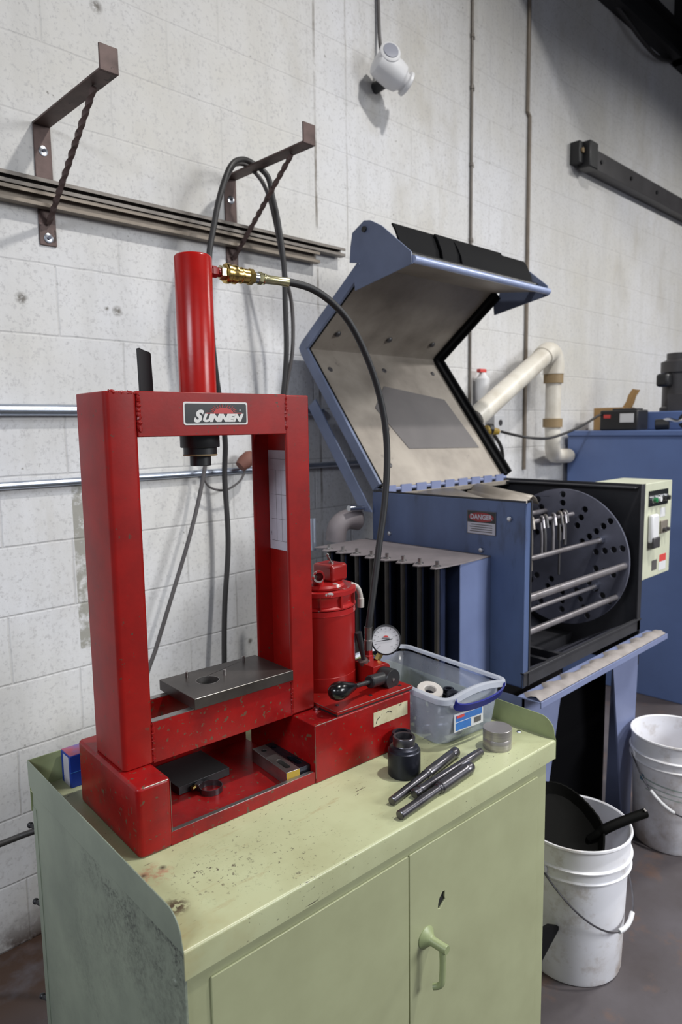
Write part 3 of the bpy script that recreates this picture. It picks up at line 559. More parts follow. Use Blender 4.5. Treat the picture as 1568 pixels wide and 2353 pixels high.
# decal
dc = holed('maker_plate', rrect(0.140, 0.6915, 0.2685, 0.7310, 0.004), [], 0.0006, 'decalsilver', pr, lambda x, y, z: (x, 0.0675+z, y))
holed('plate_field', rrect(0.1430, 0.6945, 0.2655, 0.7280, 0.003), [], 0.0006, 'decalblack', dc, lambda x, y, z: (x, 0.0671+z, y))
g = lambda ox, oy: (lambda x, y, z: (ox+x, 0.0666-z, oy+y))
text('lettering', 'S', 0.0275, 'decalsilver', dc, g(0.1655, 0.7055), 0.0002, 0.35, 0.0014, 1.1)
text('lettering', 'UNNEN', 0.0170, 'decalsilver', dc, g(0.2145, 0.7030), 0.0002, 0.35, 0.0013, 1.30)
text('lettering', '®', 0.0045, 'decalsilver', dc, g(0.2525, 0.7165), 0.0002)
m = MB(); sc = (0.218, 0.7125)
pts = [(sc[0]+0.020*math.cos(R(a)), sc[1]+0.0085*math.sin(R(a))) for a in range(0, 181, 12)]
m.prism([(0.256, 0.7108), (0.256, 0.7125)]+pts+[(0.183, 0.7125), (0.183, 0.7108)], (0.0663, 0.0666), lambda a, b, c: (a, c, b))
for a in range(12, 175, 12):
    if a % 12 == 0:
        ca, sa = math.cos(R(a)), math.sin(R(a)); w = 0.0007
        p0 = Vector((sc[0]+0.0215*ca, sc[1]+0.0095*sa)); p1 = Vector((sc[0]+0.030*ca, sc[1]+0.0150*sa)); n_ = Vector((-(p1-p0).y, (p1-p0).x)).normalized()*w
        m.prism([tuple(p0-n_), tuple(p0+n_), tuple(p1+n_*0.3), tuple(p1-n_*0.3)], (0.0663, 0.0666), lambda a_, b_, c_: (a_, c_, b_))
m.build('sun_emblem', 'decalred', dc)
# paper chart inside the right column
ch_ = MB().box((0.3895, 0.083, 0.437), (0.3905, 0.179, 0.640)).build('paper_chart', 'paper', pr)
for i, v in enumerate((0.10, 0.118, 0.136, 0.154)): MB().box((0.3893, v, 0.455), (0.3896, v+0.0006, 0.60)).build('chart_line', 'patch', ch_)
for w in (0.455, 0.50, 0.55, 0.60, 0.622): MB().box((0.3893, 0.088, w), (0.3896, 0.172, w+0.0006)).build('chart_line', 'patch', ch_)
# tab behind the top beam
MB().prism([(0.121, 0.70), (0.147, 0.70), (0.1435, 0.820), (0.141, 0.823), (0.130, 0.826), (0.122, 0.8295), (0.1185, 0.8285)], (0.184, 0.191), lambda a, b, c: (a, c, b)).build('rear_tab', 'rubber', pr, 0.0008)
# coupler and hose
ax = Vector((1, -0.02, 0.0)); s0 = Vector((cx+0.032, cy, 0.966))
def fit(prof, name, mat, n=32, ph=0.0): return MB().lathe(prof, s0, ax, n, ph=ph).build(name, mat, pr)
fit([(0.0085, 0), (0.0085, 0.003), (0.0105, 0.004), (0.0105, 0.014), (0.009, 0.016), (0.007, 0.017)], 'inlet_nut', 'red', 6)
fit([(0.006, 0.016), (0.0085, 0.017), (0.0085, 0.022)], 'nipple', 'redworn')
fit([(0.012, 0.021), (0.013, 0.022), (0.013, 0.030), (0.012, 0.031)], 'coupler_nut', 'brasspale', 6)
fit([(0.011, 0.031), (0.0165, 0.032), (0.0180, 0.034), (0.0180, 0.040), (0.0165, 0.042), (0.0165, 0.050), (0.0172, 0.051), (0.0172, 0.054), (0.0140, 0.057), (0.0140, 0.064), (0.0150, 0.065), (0.0150, 0.067), (0.0135, 0.069), (0.0135, 0.080), (0.0120, 0.082)], 'quick_coupler', 'brass')
fit([(0.0140, 0.081), (0.0145, 0.082), (0.0145, 0.092), (0.0135, 0.093)], 'brass_hex', 'brass', 6, 0.3)
fit([(0.0100, 0.093), (0.0100, 0.103)], 'adapter', 'chrome')
fit([(0.0115, 0.103), (0.0118, 0.104), (0.0118, 0.112), (0.0100, 0.113)], 'swivel_nut', 'brasspale', 6, 0.2)
fit([(0.0085, 0.113), (0.0105, 0.115), (0.0105, 0.118), (0.0088, 0.121), (0.0080, 0.150), (0.0088, 0.170), (0.0094, 0.172)], 'crimp_sleeve', 'brasspale')
hp = [(0.400, 0.1235, 0.966), (0.425, 0.124, 0.9665), (0.473, 0.125, 0.960), (0.524, 0.125, 0.938), (0.571, 0.124, 0.900), (0.616, 0.123, 0.835), (0.649, 0.121, 0.761), (0.666, 0.118, 0.685), (0.668, 0.115, 0.607), (0.656, 0.112, 0.511), (0.635, 0.108, 0.425), (0.612, 0.103, 0.330), (0.597, 0.100, 0.270), (0.592, 0.100, 0.240)]
MB().tube(smooth(hp, 8), 0.0074, 16).build('hydraulic_hose', 'rubber', pr)
MB().lathe([(0.0095, 0), (0.0095, 0.022), (0.0080, 0.024), (0.0085, 0.050), (0.0095, 0.052)], (0.590, 0.100, 0.192), (0.02, 0, 1), 24).build('hose_ferrule', 'steel', pr)
MB().lathe([(0.0125, 0), (0.0125, 0.012), (0.010, 0.014), (0.010, 0.026)], (0.590, 0.100, 0.168), (0, 0, 1), 6).build('hose_fitting', 'redchip', pr)
MB().cyl((0.570, 0.092, 0.170), (0.556, 0.094, 0.240), 0.0045, 0.0075).build('relief_stem', 'black', pr)
MB().lathe([(0.010, 0), (0.011, 0.01), (0.006, 0.012)], (0.572, 0.094, 0.166), (-0.4, 0, 1), 16).build('elbow_fitting', 'rust', pr)
# valve block, gauge, lever
prof = [(0.564, 0.1265), (0.564, 0.169), (0.603, 0.169)]+[(0.603+0.012*math.sin(R(a)), 0.157+0.012*math.cos(R(a))) for a in (30, 60, 90)]+[(0.615, 0.1265)]
vb = MB().prism(prof, (0.056, 0.122), lambda a, b, c: (a, c, b)).build('valve_block', 'red', pr, 0.001)
MB().prism([(0.601, 0.155), (0.611, 0.158), (0.611, 0.147), (0.606, 0.146)], (0.0550, 0.0562), lambda a, b, c: (a, c, b)).build('valve_tag', 'cream', vb)
gc = Vector((0.624, 0.078, 0.213)); gd = (Vector((0, 0, 1.55))-Vector((1.13, 1.03, 1.07))); gd = Vector((gd.x, gd.y, gd.z*0.55)).normalized()
rot = Matrix.Rotation(-PA, 3, 'Z'); gd = rot @ gd
ga = MB().lathe([(0.0, -0.024), (0.020, -0.024), (0.030, -0.020), (0.0325, -0.012), (0.0325, 0.004), (0.0335, 0.005), (0.0335, 0.009), (0.0305, 0.010), (0.0300, 0.006)], gc, gd, 64).build('pressure_gauge', 'black', pr)
MB().lathe([(0.0302, 0.0), (0.0302, 0.0075), (0.0, 0.0075)], gc, gd, 48).build('gauge_dial', 'white', ga)
gx = gd.cross(Vector((0, 0, 1))).normalized()*-1; gy = gd.cross(gx).normalized()
if gy.z < 0: gy = -gy
if gx.x < 0: gx = -gx
G = lambda x, y, z: gc+gx*x+gy*y+gd*(0.0082+z)
m = MB(); aa = R(10); m.prism([(-0.024*math.cos(aa), -0.024*math.sin(aa)), (0.014*math.cos(aa), 0.014*math.sin(aa)-0.0010), (0.015*math.cos(aa), 0.015*math.sin(aa)+0.0010), (0, 0.0012)], (0, 0.0006), G).build('needle', 'decalblack', ga)
m = MB()
for i in range(13):
    a = R(-135+22.5*i+90); c_, s_ = math.cos(a+R(0)), math.sin(a)
    a = R(225-22.5*i); c_, s_ = math.cos(a), math.sin(a); n_ = Vector((-s_, c_))*0.0004
    p0, p1 = Vector((c_, s_))*0.0235, Vector((c_, s_))*0.0275; m.prism([tuple(p0-n_), tuple(p0+n_), tuple(p1+n_), tuple(p1-n_)], (0, 0.0003), G)
    if i % 3 == 0: m.prism(circ(c_*0.0185, s_*0.0185, 0.0009, 6), (0, 0.0003), G)
m.build('dial_marks', 'patch', ga)
MB().prism([(0.006*math.cos(R(a)), 0.006+0.004*math.sin(R(a))) for a in range(0, 181, 20)], (0, 0.0003), G).build('dial_emblem', 'stickerred', ga)
MB().prism([(-0.009, 0.0035), (0.008, 0.0035), (0.008, 0.0050), (-0.009, 0.0050)], (0, 0.0003), G).build('dial_lettering', 'patch', ga)
MB().cyl((0.604, 0.088, 0.168), gc-gd*0.012+Vector((-0.008, 0, -0.02)), 0.0075, n=6).build('gauge_stem', 'brass', ga)
# lever: pivot drum, sleeve, rod, ball knob
lv = MB().lathe([(0.012, 0), (0.022, 0.001), (0.0225, 0.004), (0.0225, 0.030), (0.0215, 0.032), (0.0, 0.032)], (0.590, 0.056, 0.143), (0.08, -1, 0.0), 40).build('lever_pivot', 'black', pr)
MB().cyl((0.5925, 0.0245, 0.143), (0.5927, 0.0228, 0.143), 0.004, n=6).build('socket_screw', 'steel', lv)
a = Vector((0.583, 0.040, 0.146)); b = Vector((0.412, 0.010, 0.166)); d = (b-a).normalized()
MB().lathe([(0.0135, 0), (0.0135, 0.055), (0.0115, 0.0575), (0.006, 0.0575)], a, d, 32).build('lever_sleeve', 'black', lv)
MB().lathe([(0.0048, 0.0), (0.0048, 0.125), (0.009, 0.128)], a, d, 20).build('lever_rod', 'black', lv)
MB().lathe([(0.0055, 0.104), (0.0085, 0.112), (0.0125, 0.128), (0.0165, 0.142), (0.0188, 0.155), (0.0180, 0.166), (0.0140, 0.176), (0.0080, 0.181), (0.0, 0.183)], a, d, 40).build('ball_knob', 'blackgloss', lv)
# motor
mc = (0.505, 0.158)
mo = MB().lathe([(0.0745, 0.1265), (0.0745, 0.157), (0.0735, 0.1575), (0.0735, 0.289), (0.0755, 0.290)], (mc[0], mc[1], 0), (0, 0, 1), 64).build('pump_motor', 'redmotor', pr)
MB().lathe([(0.0736, 0.289), (0.0745, 0.289), (0.0745, 0.301), (0.0736, 0.301)], (mc[0], mc[1], 0), (0, 0, 1), 64, close=True).build('motor_band', 'redchip', mo)
MB().lathe([(0.0725, 0.301), (0.0755, 0.303), (0.0755, 0.306), (0.0700, 0.310), (0.0690, 0.322), (0.0720, 0.330), (0.0765, 0.332), (0.0765, 0.341), (0.0745, 0.342), (0.066, 0.342), (0.060, 0.337), (0.030, 0.340), (0, 0.341)], (mc[0], mc[1], 0), (0, 0, 1), 64).build('motor_end_bell', 'redchip', mo)
m = MB()
for i in range(10):
    a = R(36*i+14); c_, s_ = math.cos(a), math.sin(a); q = Matrix.Rotation(a, 3, 'Z')
    m.box((mc[0]+0.066, mc[1]-0.0018, 0.303), (mc[0]+0.0765, mc[1]+0.0018, 0.334), q, (mc[0], mc[1], 0.3))
m.build('bell_ribs', 'redmotor', mo)
MB().lathe([(0.050, 0.340), (0.052, 0.345), (0.048, 0.350), (0.030, 0.351), (0.0, 0.351)], (mc[0], mc[1], 0), (0, 0, 1), 40).build('top_plate', 'redchip', mo)
MB().box((mc[0]+0.004, mc[1]-0.026, 0.350), (mc[0]+0.056, mc[1]+0.034, 0.388), Matrix.Rotation(R(8), 3, 'Z')).build('switch_box', 'redmotor', mo, 0.007, 4)
sw = MB().lathe([(0.006, 0), (0.006, 0.004), (0.004, 0.005)], (mc[0]+0.029, mc[1]-0.002, 0.387), (0, 0, 1), 16).build('toggle_base', 'steel', mo)
MB().cyl((mc[0]+0.029, mc[1]-0.002, 0.390), (mc[0]+0.020, mc[1]+0.0, 0.407), 0.0020, 0.0026, 12).sphere((mc[0]+0.020, mc[1]+0.0, 0.4075), 0.0036, 12).build('toggle_lever', 'steel', sw)
m = MB(); pc = Vector((mc[0]-0.030, mc[1]-0.030, 0.372)); m.lathe([(0.009, 0), (0.0125, 0), (0.0125, 0.018), (0.009, 0.018)], pc, (-0.55, -0.75, 0.1), 24, close=True); m.lathe([(0.009, 0.004), (0.0, 0.004)], pc, (-0.55, -0.75, 0.1), 24)
m.tube(smooth([(mc[0]-0.030, mc[1]-0.026, 0.368), (mc[0]-0.022, mc[1]-0.018, 0.355), (mc[0]-0.014, mc[1]-0.012, 0.345)], 4), 0.012, 12).build('cable_gland', 'redchip', mo)
m = MB(); m.tube(smooth([(mc[0]+0.060, mc[1]-0.030, 0.340), (mc[0]+0.073, mc[1]-0.036, 0.333), (mc[0]+0.080, mc[1]-0.038, 0.318), (mc[0]+0.082, mc[1]-0.039, 0.300)], 5), 0.006, 14).lathe([(0.0075, 0), (0.0075, 0.020), (0.006, 0.021)], (mc[0]+0.082, mc[1]-0.039, 0.2865), (0, 0, 1), 18).build('vent_elbow', 'white_paint_ring', mo)
sg = MB().cyl((0.560, 0.117, 0.137), (0.560, 0.117, 0.160), 0.0028).build('sight_tube', 'stickerred', pr)
MB().cyl((0.560, 0.117, 0.160), (0.560, 0.117, 0.168), 0.0048, n=6).build('sight_nut', 'brasspale', sg); MB().cyl((0.560, 0.117, 0.1265), (0.560, 0.117, 0.140), 0.0045).build('sight_nut', 'black', sg)
def pw(u, v, w): return PO+Vector((u*math.cos(PA)-v*math.sin(PA), u*math.sin(PA)+v*math.cos(PA), w))
def pthing(name, u, v, w, rz=0): return empty(name, pw(u, v, w), PA+rz)

def worn(pts, name='worn_edge', r=0.0007): return MB().tube(pts, r, 6).build(name, 'steel', pr)
worn([(0.4165, 0.0012, 0.1263), (0.6265, 0.0012, 0.1263)]); worn([(0.414, 0.006, 0.1263), (0.414, 0.07, 0.1263)])
worn([(0.357, 0.0006, 0.1160), (0.412, 0.0006, 0.1160)]); worn([(0.3565, 0.0004, 0.010), (0.3565, 0.0004, 0.115)], r=0.0005)
worn([(0.006, 0.0012, 0.1172), (0.049, 0.0012, 0.1176)], r=0.0009); worn([(0.0532, 0.003, 0.012), (0.0535, 0.003, 0.112)], r=0.0006)
# ---- bed plate lying on the two lower beams
t = pthing('bed_plate', 0.136, 0.060, 0.1912); tag(t, 'dark steel plate with a round hole lying on the red lower beams', 'plate')
holed('plate_body', [(0, 0.002), (0.2175, 0.002), (0.2175, 0.135), (0.0, 0.137)], [circ(0.0665, 0.071, 0.0222, 40)], 0.0200, 'plate', t, lambda x, y, z: (x, y, 0.0105+z), 0.0007)
MB().lathe([(0.0221, -0.0185), (0.0224, -0.0185), (0.0224, 0.0006), (0.0213, 0.0006), (0.0213, -0.0185)], (0.0665, 0.071, 0.0202), (0, 0, 1), 40).build('hole_rim', 'steel', t)
MB().tube([(0.001, 0.0023, 0.0203), (0.216, 0.0023, 0.0203)], 0.0006, 6).build('worn_edge', 'steel', t)
for u, v in ((0.045, 0.112), (0.106, 0.074), (0.176, 0.116)): MB().lathe([(0.0028, 0), (0.0028, 0.0105), (0.002, 0.0115), (0, 0.0115)], (u, v, 0.020), (0, 0, 1), 14).build('dowel_pin', 'steel', t)
# ---- tray contents
t = pthing('black_plate', 0.150, 0.135, 0.0105, R(2)); tag(t, 'matt black square plate lying in the red tray under the beam', 'plate')
MB().box((-0.022, -0.012, 0.0), (0.090, 0.092, 0.016)).build('plate_body', 'black', t, 0.0008)
t = pthing('hose_clamp', 0.182, 0.098, 0.0105); tag(t, 'small steel hose clamp with a gold screw lying in the red tray', 'clamp')
MB().lathe([(0.0205, 0), (0.0215, 0), (0.0215, 0.011), (0.0205, 0.011)], (0, 0, 0), (0, 0, 1), 48, close=True).build('band', 'pinsteel', t)
MB().box((-0.022, 0.014, 0.001), (-0.006, 0.025, 0.014), Matrix.Rotation(R(25), 3, 'Z')).build('screw_housing', 'pinsteel', t, 0.001)
MB().cyl((-0.030, 0.018, 0.008), (-0.020, 0.0205, 0.008), 0.0045, n=8).build('screw', 'brass', t)
def block(u, v, L, Wd, Hh, rz, m1, label, end=None):
    t = pthing('slotted_block', u, v, 0.0105, rz); tag(t, label, 'block')
    slot = [(Wd/2+0.006*math.cos(R(a)), 0.021+0.006*math.sin(R(a))) for a in range(180, 361, 20)]+[(Wd/2+0.006*math.cos(R(a)), 0.050+0.006*math.sin(R(a))) for a in range(0, 181, 20)]
    holed('block_body', [(0, 0), (Wd, 0), (Wd, L), (0, L)], [slot, circ(Wd/2, L-0.022, 0.0055, 16)], Hh, m1, t, lambda x, y, z: (x, y, Hh/2+z), 0.0008)
    if end: MB().box((0.0008, -0.0005, 0.0008), (Wd-0.0008, 0.0002, Hh-0.0008)).build('painted_end', end, t)
block(0.296, 0.014, 0.130, 0.031, 0.027, R(-4), 'steel', 'bright steel slotted block with a yellow painted end in the red tray', 'yellow')
block(0.3285, 0.0165, 0.130, 0.026, 0.0245, R(-2), 'socket', 'dark grey slotted block beside the yellow ended one in the red tray')

# ================================================================== THINGS ON THE CABINET TOP
p = cw(0.566, 0.128); t = empty('pipe_coupling', p); tag(t, 'black stepped steel bushing standing on the green worktop', 'bushing')
MB().lathe([(0.0, 0), (0.031, 0), (0.0325, 0.003), (0.0325, 0.047), (0.0322, 0.050), (0.0322, 0.0505), (0.030, 0.052), (0.0295, 0.0535), (0.0285, 0.057), (0.0225, 0.061)], (0, 0, 0), (0, 0, 1), 56).build('body', 'socket', t)
MB().lathe([(0.0225, 0.0605), (0.0215, 0.062), (0.0222, 0.076), (0.0210, 0.078), (0.0165, 0.078), (0.0160, 0.076), (0.0160, 0.03), (0, 0.03)], (0, 0, 0), (0, 0, 1), 48).build('neck', 'pinsteel', t)
p = cw(0.622, 0.186); t = empty('pipe_coupling', p, 0.4); tag(t, 'second black steel bushing half hidden behind the stepped one', 'bushing')
MB().lathe([(0.0, 0), (0.026, 0.0), (0.026, 0.036), (0.022, 0.04), (0.020, 0.050), (0.014, 0.050), (0.014, 0.03), (0, 0.03)], (0, 0, 0), (0, 0, 1), 40).build('body', 'socket', t)
# stack of two steel discs
p = cw(0.796, 0.070)
o = MB().lathe([(0, 0), (0.0298, 0), (0.0302, 0.0006), (0.0302, 0.0224), (0.0298, 0.023), (0, 0.023)], (0, 0, 0), (0, 0, 1), 64).build('steel_disc', 'disc'); o.location = p; tag(o, 'lower of two turned steel discs stacked on the green worktop', 'disc')
o = MB().lathe([(0, 0), (0.0300, 0), (0.0306, 0.0006), (0.0306, 0.0200), (0.0300, 0.0208), (0, 0.0208)], (0, 0, 0), (0, 0, 1), 64).build('steel_disc', 'disc'); o.location = p+Vector((0.0004, 0.0, 0.0232)); tag(o, 'upper of two turned steel discs stacked on the green worktop', 'disc')
# three steel arbors
def arbor(a, b, prof, label, caps=None):
    a = cw(*a); b = cw(*b); d = b-a; L = d.length; t = empty('steel_arbor', a); tag(t, label, 'arbor')
    MB().lathe([(0, 0)]+[(r, f*L) for r, f in prof]+[(0, prof[-1][1]*L)], (0, 0, 0), d, 32).build('shaft', 'pinsteel', t)
    if caps:
        for f0, f1, r in caps: MB().lathe([(r*0.96, f0*L), (r, f0*L+0.0008), (r, f1*L-0.0008), (r*0.96, f1*L)], (0, 0, 0), d, 32).build('collar', 'socket', t)
    return t
arbor((0.461, 0.062, 0.0080), (0.700, 0.103, 0.0108), [(0.0068, 0), (0.0080, 0.004), (0.0084, 0.47), (0.0096, 0.475), (0.0096, 0.52), (0.0092, 0.525), (0.0104, 0.54), (0.0106, 0.90), (0.0095, 0.91), (0.0105, 0.93), (0.0105, 0.985), (0.008, 1.0)], 'longest steel arbor, rearmost of the three lying by the bushing', [(0.90, 0.915, 0.0098)])
arbor((0.507, 0.049, 0.0095), (0.738, 0.069, 0.0088), [(0.0070, 0), (0.0094, 0.01), (0.0096, 0.05), (0.0078, 0.055), (0.0078, 0.075), (0.0095, 0.08), (0.0092, 0.13), (0.0085, 0.14), (0.0085, 0.46), (0.0082, 0.47), (0.0082, 0.70), (0.0092, 0.72), (0.0092, 0.93), (0.0082, 0.94), (0.0082, 0.99), (0.006, 1.0)], 'middle steel arbor with a notched head between the other two')
m = arbor((0.436, 0.019, 0.0088), (0.667, 0.040, 0.0115), [(0.0072, 0), (0.0086, 0.005), (0.0080, 0.50), (0.0098, 0.505), (0.0098, 0.525), (0.0116, 0.535), (0.0116, 0.90), (0.0102, 0.905), (0.0114, 0.92), (0.0114, 0.975), (0.009, 1.0)], 'front steel arbor with a thick sleeve nearest the worktop edge', [(0.905, 0.918, 0.0106)])
# clear storage bin
BA = CA-R(4.6); bp = cw(0.706, 0.152); t = empty('storage_bin', bp, BA); tag(t, 'clear plastic storage bin with blue handles on the green worktop', 'bin')
def rsec(x0, y0, x1, y1, r, z): return [(a, b, z) for a, b in rrect(x0, y0, x1, y1, r, 6)]
def shell(secs, mat, name, parent, cap=True):
    m = MB(); n = len(secs[0]); vs = [p for s_ in secs for p in s_]; fs = []
    for k in range(len(secs)-1):
        for i in range(n): fs.append((k*n+i, k*n+(i+1) % n, (k+1)*n+(i+1) % n, (k+1)*n+i))
    if cap: fs.append(tuple(range(n))[::-1])
    return m.add(vs, fs).build(name, mat, parent)
bw, bd, bh = 0.178, 0.300, 0.112
o = shell([rsec(0.006, 0.006, bw-0.006, bd-0.006, 0.022, 0.0), rsec(0, 0, bw, bd, 0.026, 0.006), rsec(-0.008, -0.014, bw+0.008, bd+0.014, 0.028, bh-0.012)], 'clear', 'bin_wall', t)
sm = o.modifiers.new('solid', 'SOLIDIFY'); sm.thickness = 0.0016; sm.offset = 1
# rim: arched at the short ends
m = MB(); pts = []; base = rrect(-0.012, -0.026, bw+0.012, bd+0.022, 0.030, 8)
dense = []
for i in range(len(base)):
    a, b = Vector(base[i]), Vector(base[(i+1) % len(base)]); k = max(1, int((b-a).length/0.008))
    for j in range(k): dense.append(a.lerp(b, j/k))
def rimz(q):
    e = max(0.0, 1-abs((q.x-bw/2)/(bw/2)))
    s_ = 1.0 if (q.y < 0.0 or q.y > bd) else 0.0
    return bh+0.011*math.sin(math.pi*min(1, e)/2)*s_
ring = [Vector((q.x, q.y, rimz(q))) for q in dense]; n = len(ring); vs = []; fs = []
cen = Vector((bw/2, bd/2, 0))
for i, q in enumerate(ring):
    tn = (ring[(i+1) % n]-ring[i-1]).normalized(); out = tn.cross(Vector((0, 0, 1))).normalized()
    for du, dz in ((-0.009, -0.004), (-0.006, 0.002), (0.0, 0.0035), (0.006, 0.001), (0.0075, -0.010), (0.005, -0.010), (0.004, -0.002), (-0.006, -0.002)): vs.append(q+out*du+Vector((0, 0, dz)))
for i in range(n):
    j = (i+1) % n
    for k in range(8): fs.append((i*8+k, j*8+k, j*8+(k+1) % 8, i*8+(k+1) % 8))
m.add(vs, fs).build('rim', 'clearrim', t)
for yy, sg_ in ((-0.031, 1), (bd+0.027, -1)):
    pts = [Vector((bw/2+0.078*math.sin(R(a)), yy-0.004*math.cos(R(a))*sg_, bh-0.006-0.020*max(0.0, math.cos(R(a)))**0.8)) for a in range(-90, 91, 10)]
    MB().ribbon(pts, (0.0, -0.008*sg_, 0.017), 0.004).build('blue_handle', 'bluehandle', t)
lb = MB().box((0.030, -0.0125, 0.028), (0.122, -0.0105, 0.068)).build('bin_label', 'white', t)
MB().box((0.034, -0.0132, 0.050), (0.118, -0.0122, 0.064)).box((0.034, -0.0132, 0.031), (0.082, -0.0122, 0.048)).build('label_print', 'labelblue', lb)
MB().box((0.036, -0.0138, 0.058), (0.060, -0.0130, 0.064)).build('label_stripe', 'stickerred', lb)
MB().box((0.092, -0.0132, 0.034), (0.114, -0.0122, 0.046)).build('barcode', 'patch', lb)
def inbin(x, y, z): return bp+Vector((x*math.cos(BA)-y*math.sin(BA), x*math.sin(BA)+y*math.cos(BA), z))
o = MB().lathe([(0.013, 0), (0.0285, 0), (0.0300, 0.002), (0.0300, 0.012), (0.0285, 0.014), (0.0150, 0.014), (0.0130, 0.012)], (0, 0, 0), (0, 0, 1), 40, close=True).build('white_ring', 'white_paint_ring'); o.location = inbin(0.064, 0.098, 0.074); o.rotation_euler = (R(16), R(-8), 0); tag(o, 'white plastic ring lying on top of the parts in the clear bin', 'ring')
random.seed(3); gi = 0
spots = [(0.03, 0.03, 0.020, 'x'), (0.08, 0.035, 0.018, 'z'), (0.13, 0.04, 0.020, 'y'), (0.15, 0.09, 0.019, 'x'), (0.035, 0.085, 0.022, 'z'), (0.09, 0.095, 0.024, 'z'), (0.14, 0.15, 0.019, 'y'), (0.04, 0.15, 0.020, 'x'), (0.09, 0.16, 0.020, 'z'), (0.03, 0.22, 0.019, 'y'), (0.09, 0.23, 0.022, 'x'), (0.145, 0.22, 0.018, 'z')]
spots2 = [(0.12, 0.075, 0.018, 'x'), (0.145, 0.115, 0.015, 'z'), (0.105, 0.13, 0.016, 'y'), (0.05, 0.175, 0.016, 'x')]
for lay, (zz, sp) in enumerate(((0.0225, spots), (0.060, spots2))):
    for (x, y, r, axn) in sp:
        axv = {'x': (1, 0.2, 0), 'y': (0.2, 1, 0), 'z': (0, 0, 1)}[axn]; L = r*1.5
        o = MB().lathe([(r*0.55, -L/2), (r*0.95, -L/2), (r, -L/2+0.002), (r, 0), (r*0.85, 0.002), (r*0.85, L/2), (r*0.5, L/2), (r*0.5, -L/2+0.004)], (0, 0, 0), axv, 24, close=True).build('steel_collet', 'socket')
        o.location = inbin(x, y, zz+(r if axn != 'z' else L/2)-0.02); o.rotation_euler = (0, 0, random.uniform(-1, 1))
        tag(o, 'dark steel part lying among the others in the clear storage bin', 'part', 'dark steel parts in the clear bin')
# printed box behind the press foot
t = empty('carton', cw(0.060, 0.531), CA); tag(t, 'small blue and red printed carton at the back left of the worktop', 'carton')
MB().box((0, 0, 0), (0.080, 0.046, 0.064)).build('box_body', 'cardblue', t, 0.001)
MB().box((0.001, 0.001, 0.064), (0.079, 0.045, 0.0648)).build('printed_top', 'cardred', t); MB().box((-0.0006, 0.007, 0.001), (0.0, 0.034, 0.060)).build('printed_side', 'paper', t)
MB().box((0.0, -0.0006, 0.030), (0.080, 0.0, 0.0312)).build('seam', 'labelblue', t)
t = empty('carton', cw(0.145, 0.528), CA); tag(t, 'second printed carton, pale blue and green, behind the first one', 'carton')
MB().box((0, 0, 0), (0.10, 0.050, 0.070)).build('box_body', 'labelblue', t, 0.001); MB().box((0.004, 0.002, 0.070), (0.035, 0.048, 0.0708)).build('green_print', 'green_btn', t)

# ================================================================== BUCKETS
def bucket(x, y, mat, label, ha, grip_a, drop=0.17, gpos=0.62):
    t = empty('plastic_bucket', (x, y, 0)); tag(t, label, 'bucket')
    hh = 0.415; rr = 0.150
    MB().lathe([(0, 0.004), (0.126, 0.004), (0.128, 0), (0.132, 0.002), (0.134, 0.01), (0.143, 0.285), (0.1435, 0.318), (0.148, 0.318), (0.1535, 0.314), (0.1545, 0.318), (0.150, 0.322), (0.1475, 0.345), (0.150, 0.350), (0.1555, 0.346), (0.1560, 0.350), (0.150, 0.354), (0.1475, hh-0.006), (0.152, hh-0.010), (0.1545, hh-0.006), (0.1535, hh-0.001), (0.150, hh), (0.1465, hh-0.003), (0.1405, 0.25), (0.130, 0.012), (0, 0.010)], (0, 0, 0), (0, 0, 1), 72).build('pail_body', mat, t)
    d = Vector((math.cos(ha), math.sin(ha), 0)); f = Vector((math.cos(grip_a), math.sin(grip_a), 0)); zc = 0.332
    sg_ = 1 if (Matrix.Rotation(R(90), 3, 'Z') @ d).dot(f) > 0 else -1
    pts = []
    for i in range(25):
        th = math.pi*i/24; a = ha+sg_*th; r_ = 0.1565+0.004*math.sin(th); pts.append(Vector((r_*math.cos(a), r_*math.sin(a), zc-drop*math.sin(th)**1.15)))
    bl = MB().tube(smooth(pts, 3), 0.0027, 8).build('bail_handle', 'pinsteel', t)
    mid = int(24*gpos); MB().tube([pts[mid-2], pts[mid-1], pts[mid], pts[mid+1], pts[mid+2]], 0.0066, 12).build('grip', 'white', bl)
    for s_ in (1, -1): MB().lathe([(0.018, 0), (0.016, 0.006), (0, 0.007)], Vector((0, 0, zc))+d*0.151*s_, d*s_, 20).build('handle_boss', mat, t)
    return t
b1 = bucket(1.812, 0.902, 'bucket_near', 'white plastic bucket with a black dustpan in it beside the cabinet', R(172), R(-95), 0.16, 0.56)
b2 = bucket(2.622, 0.925, 'bucket_far', 'stained white plastic bucket standing empty before the machine leg', R(135), R(-135), 0.17, 0.32)
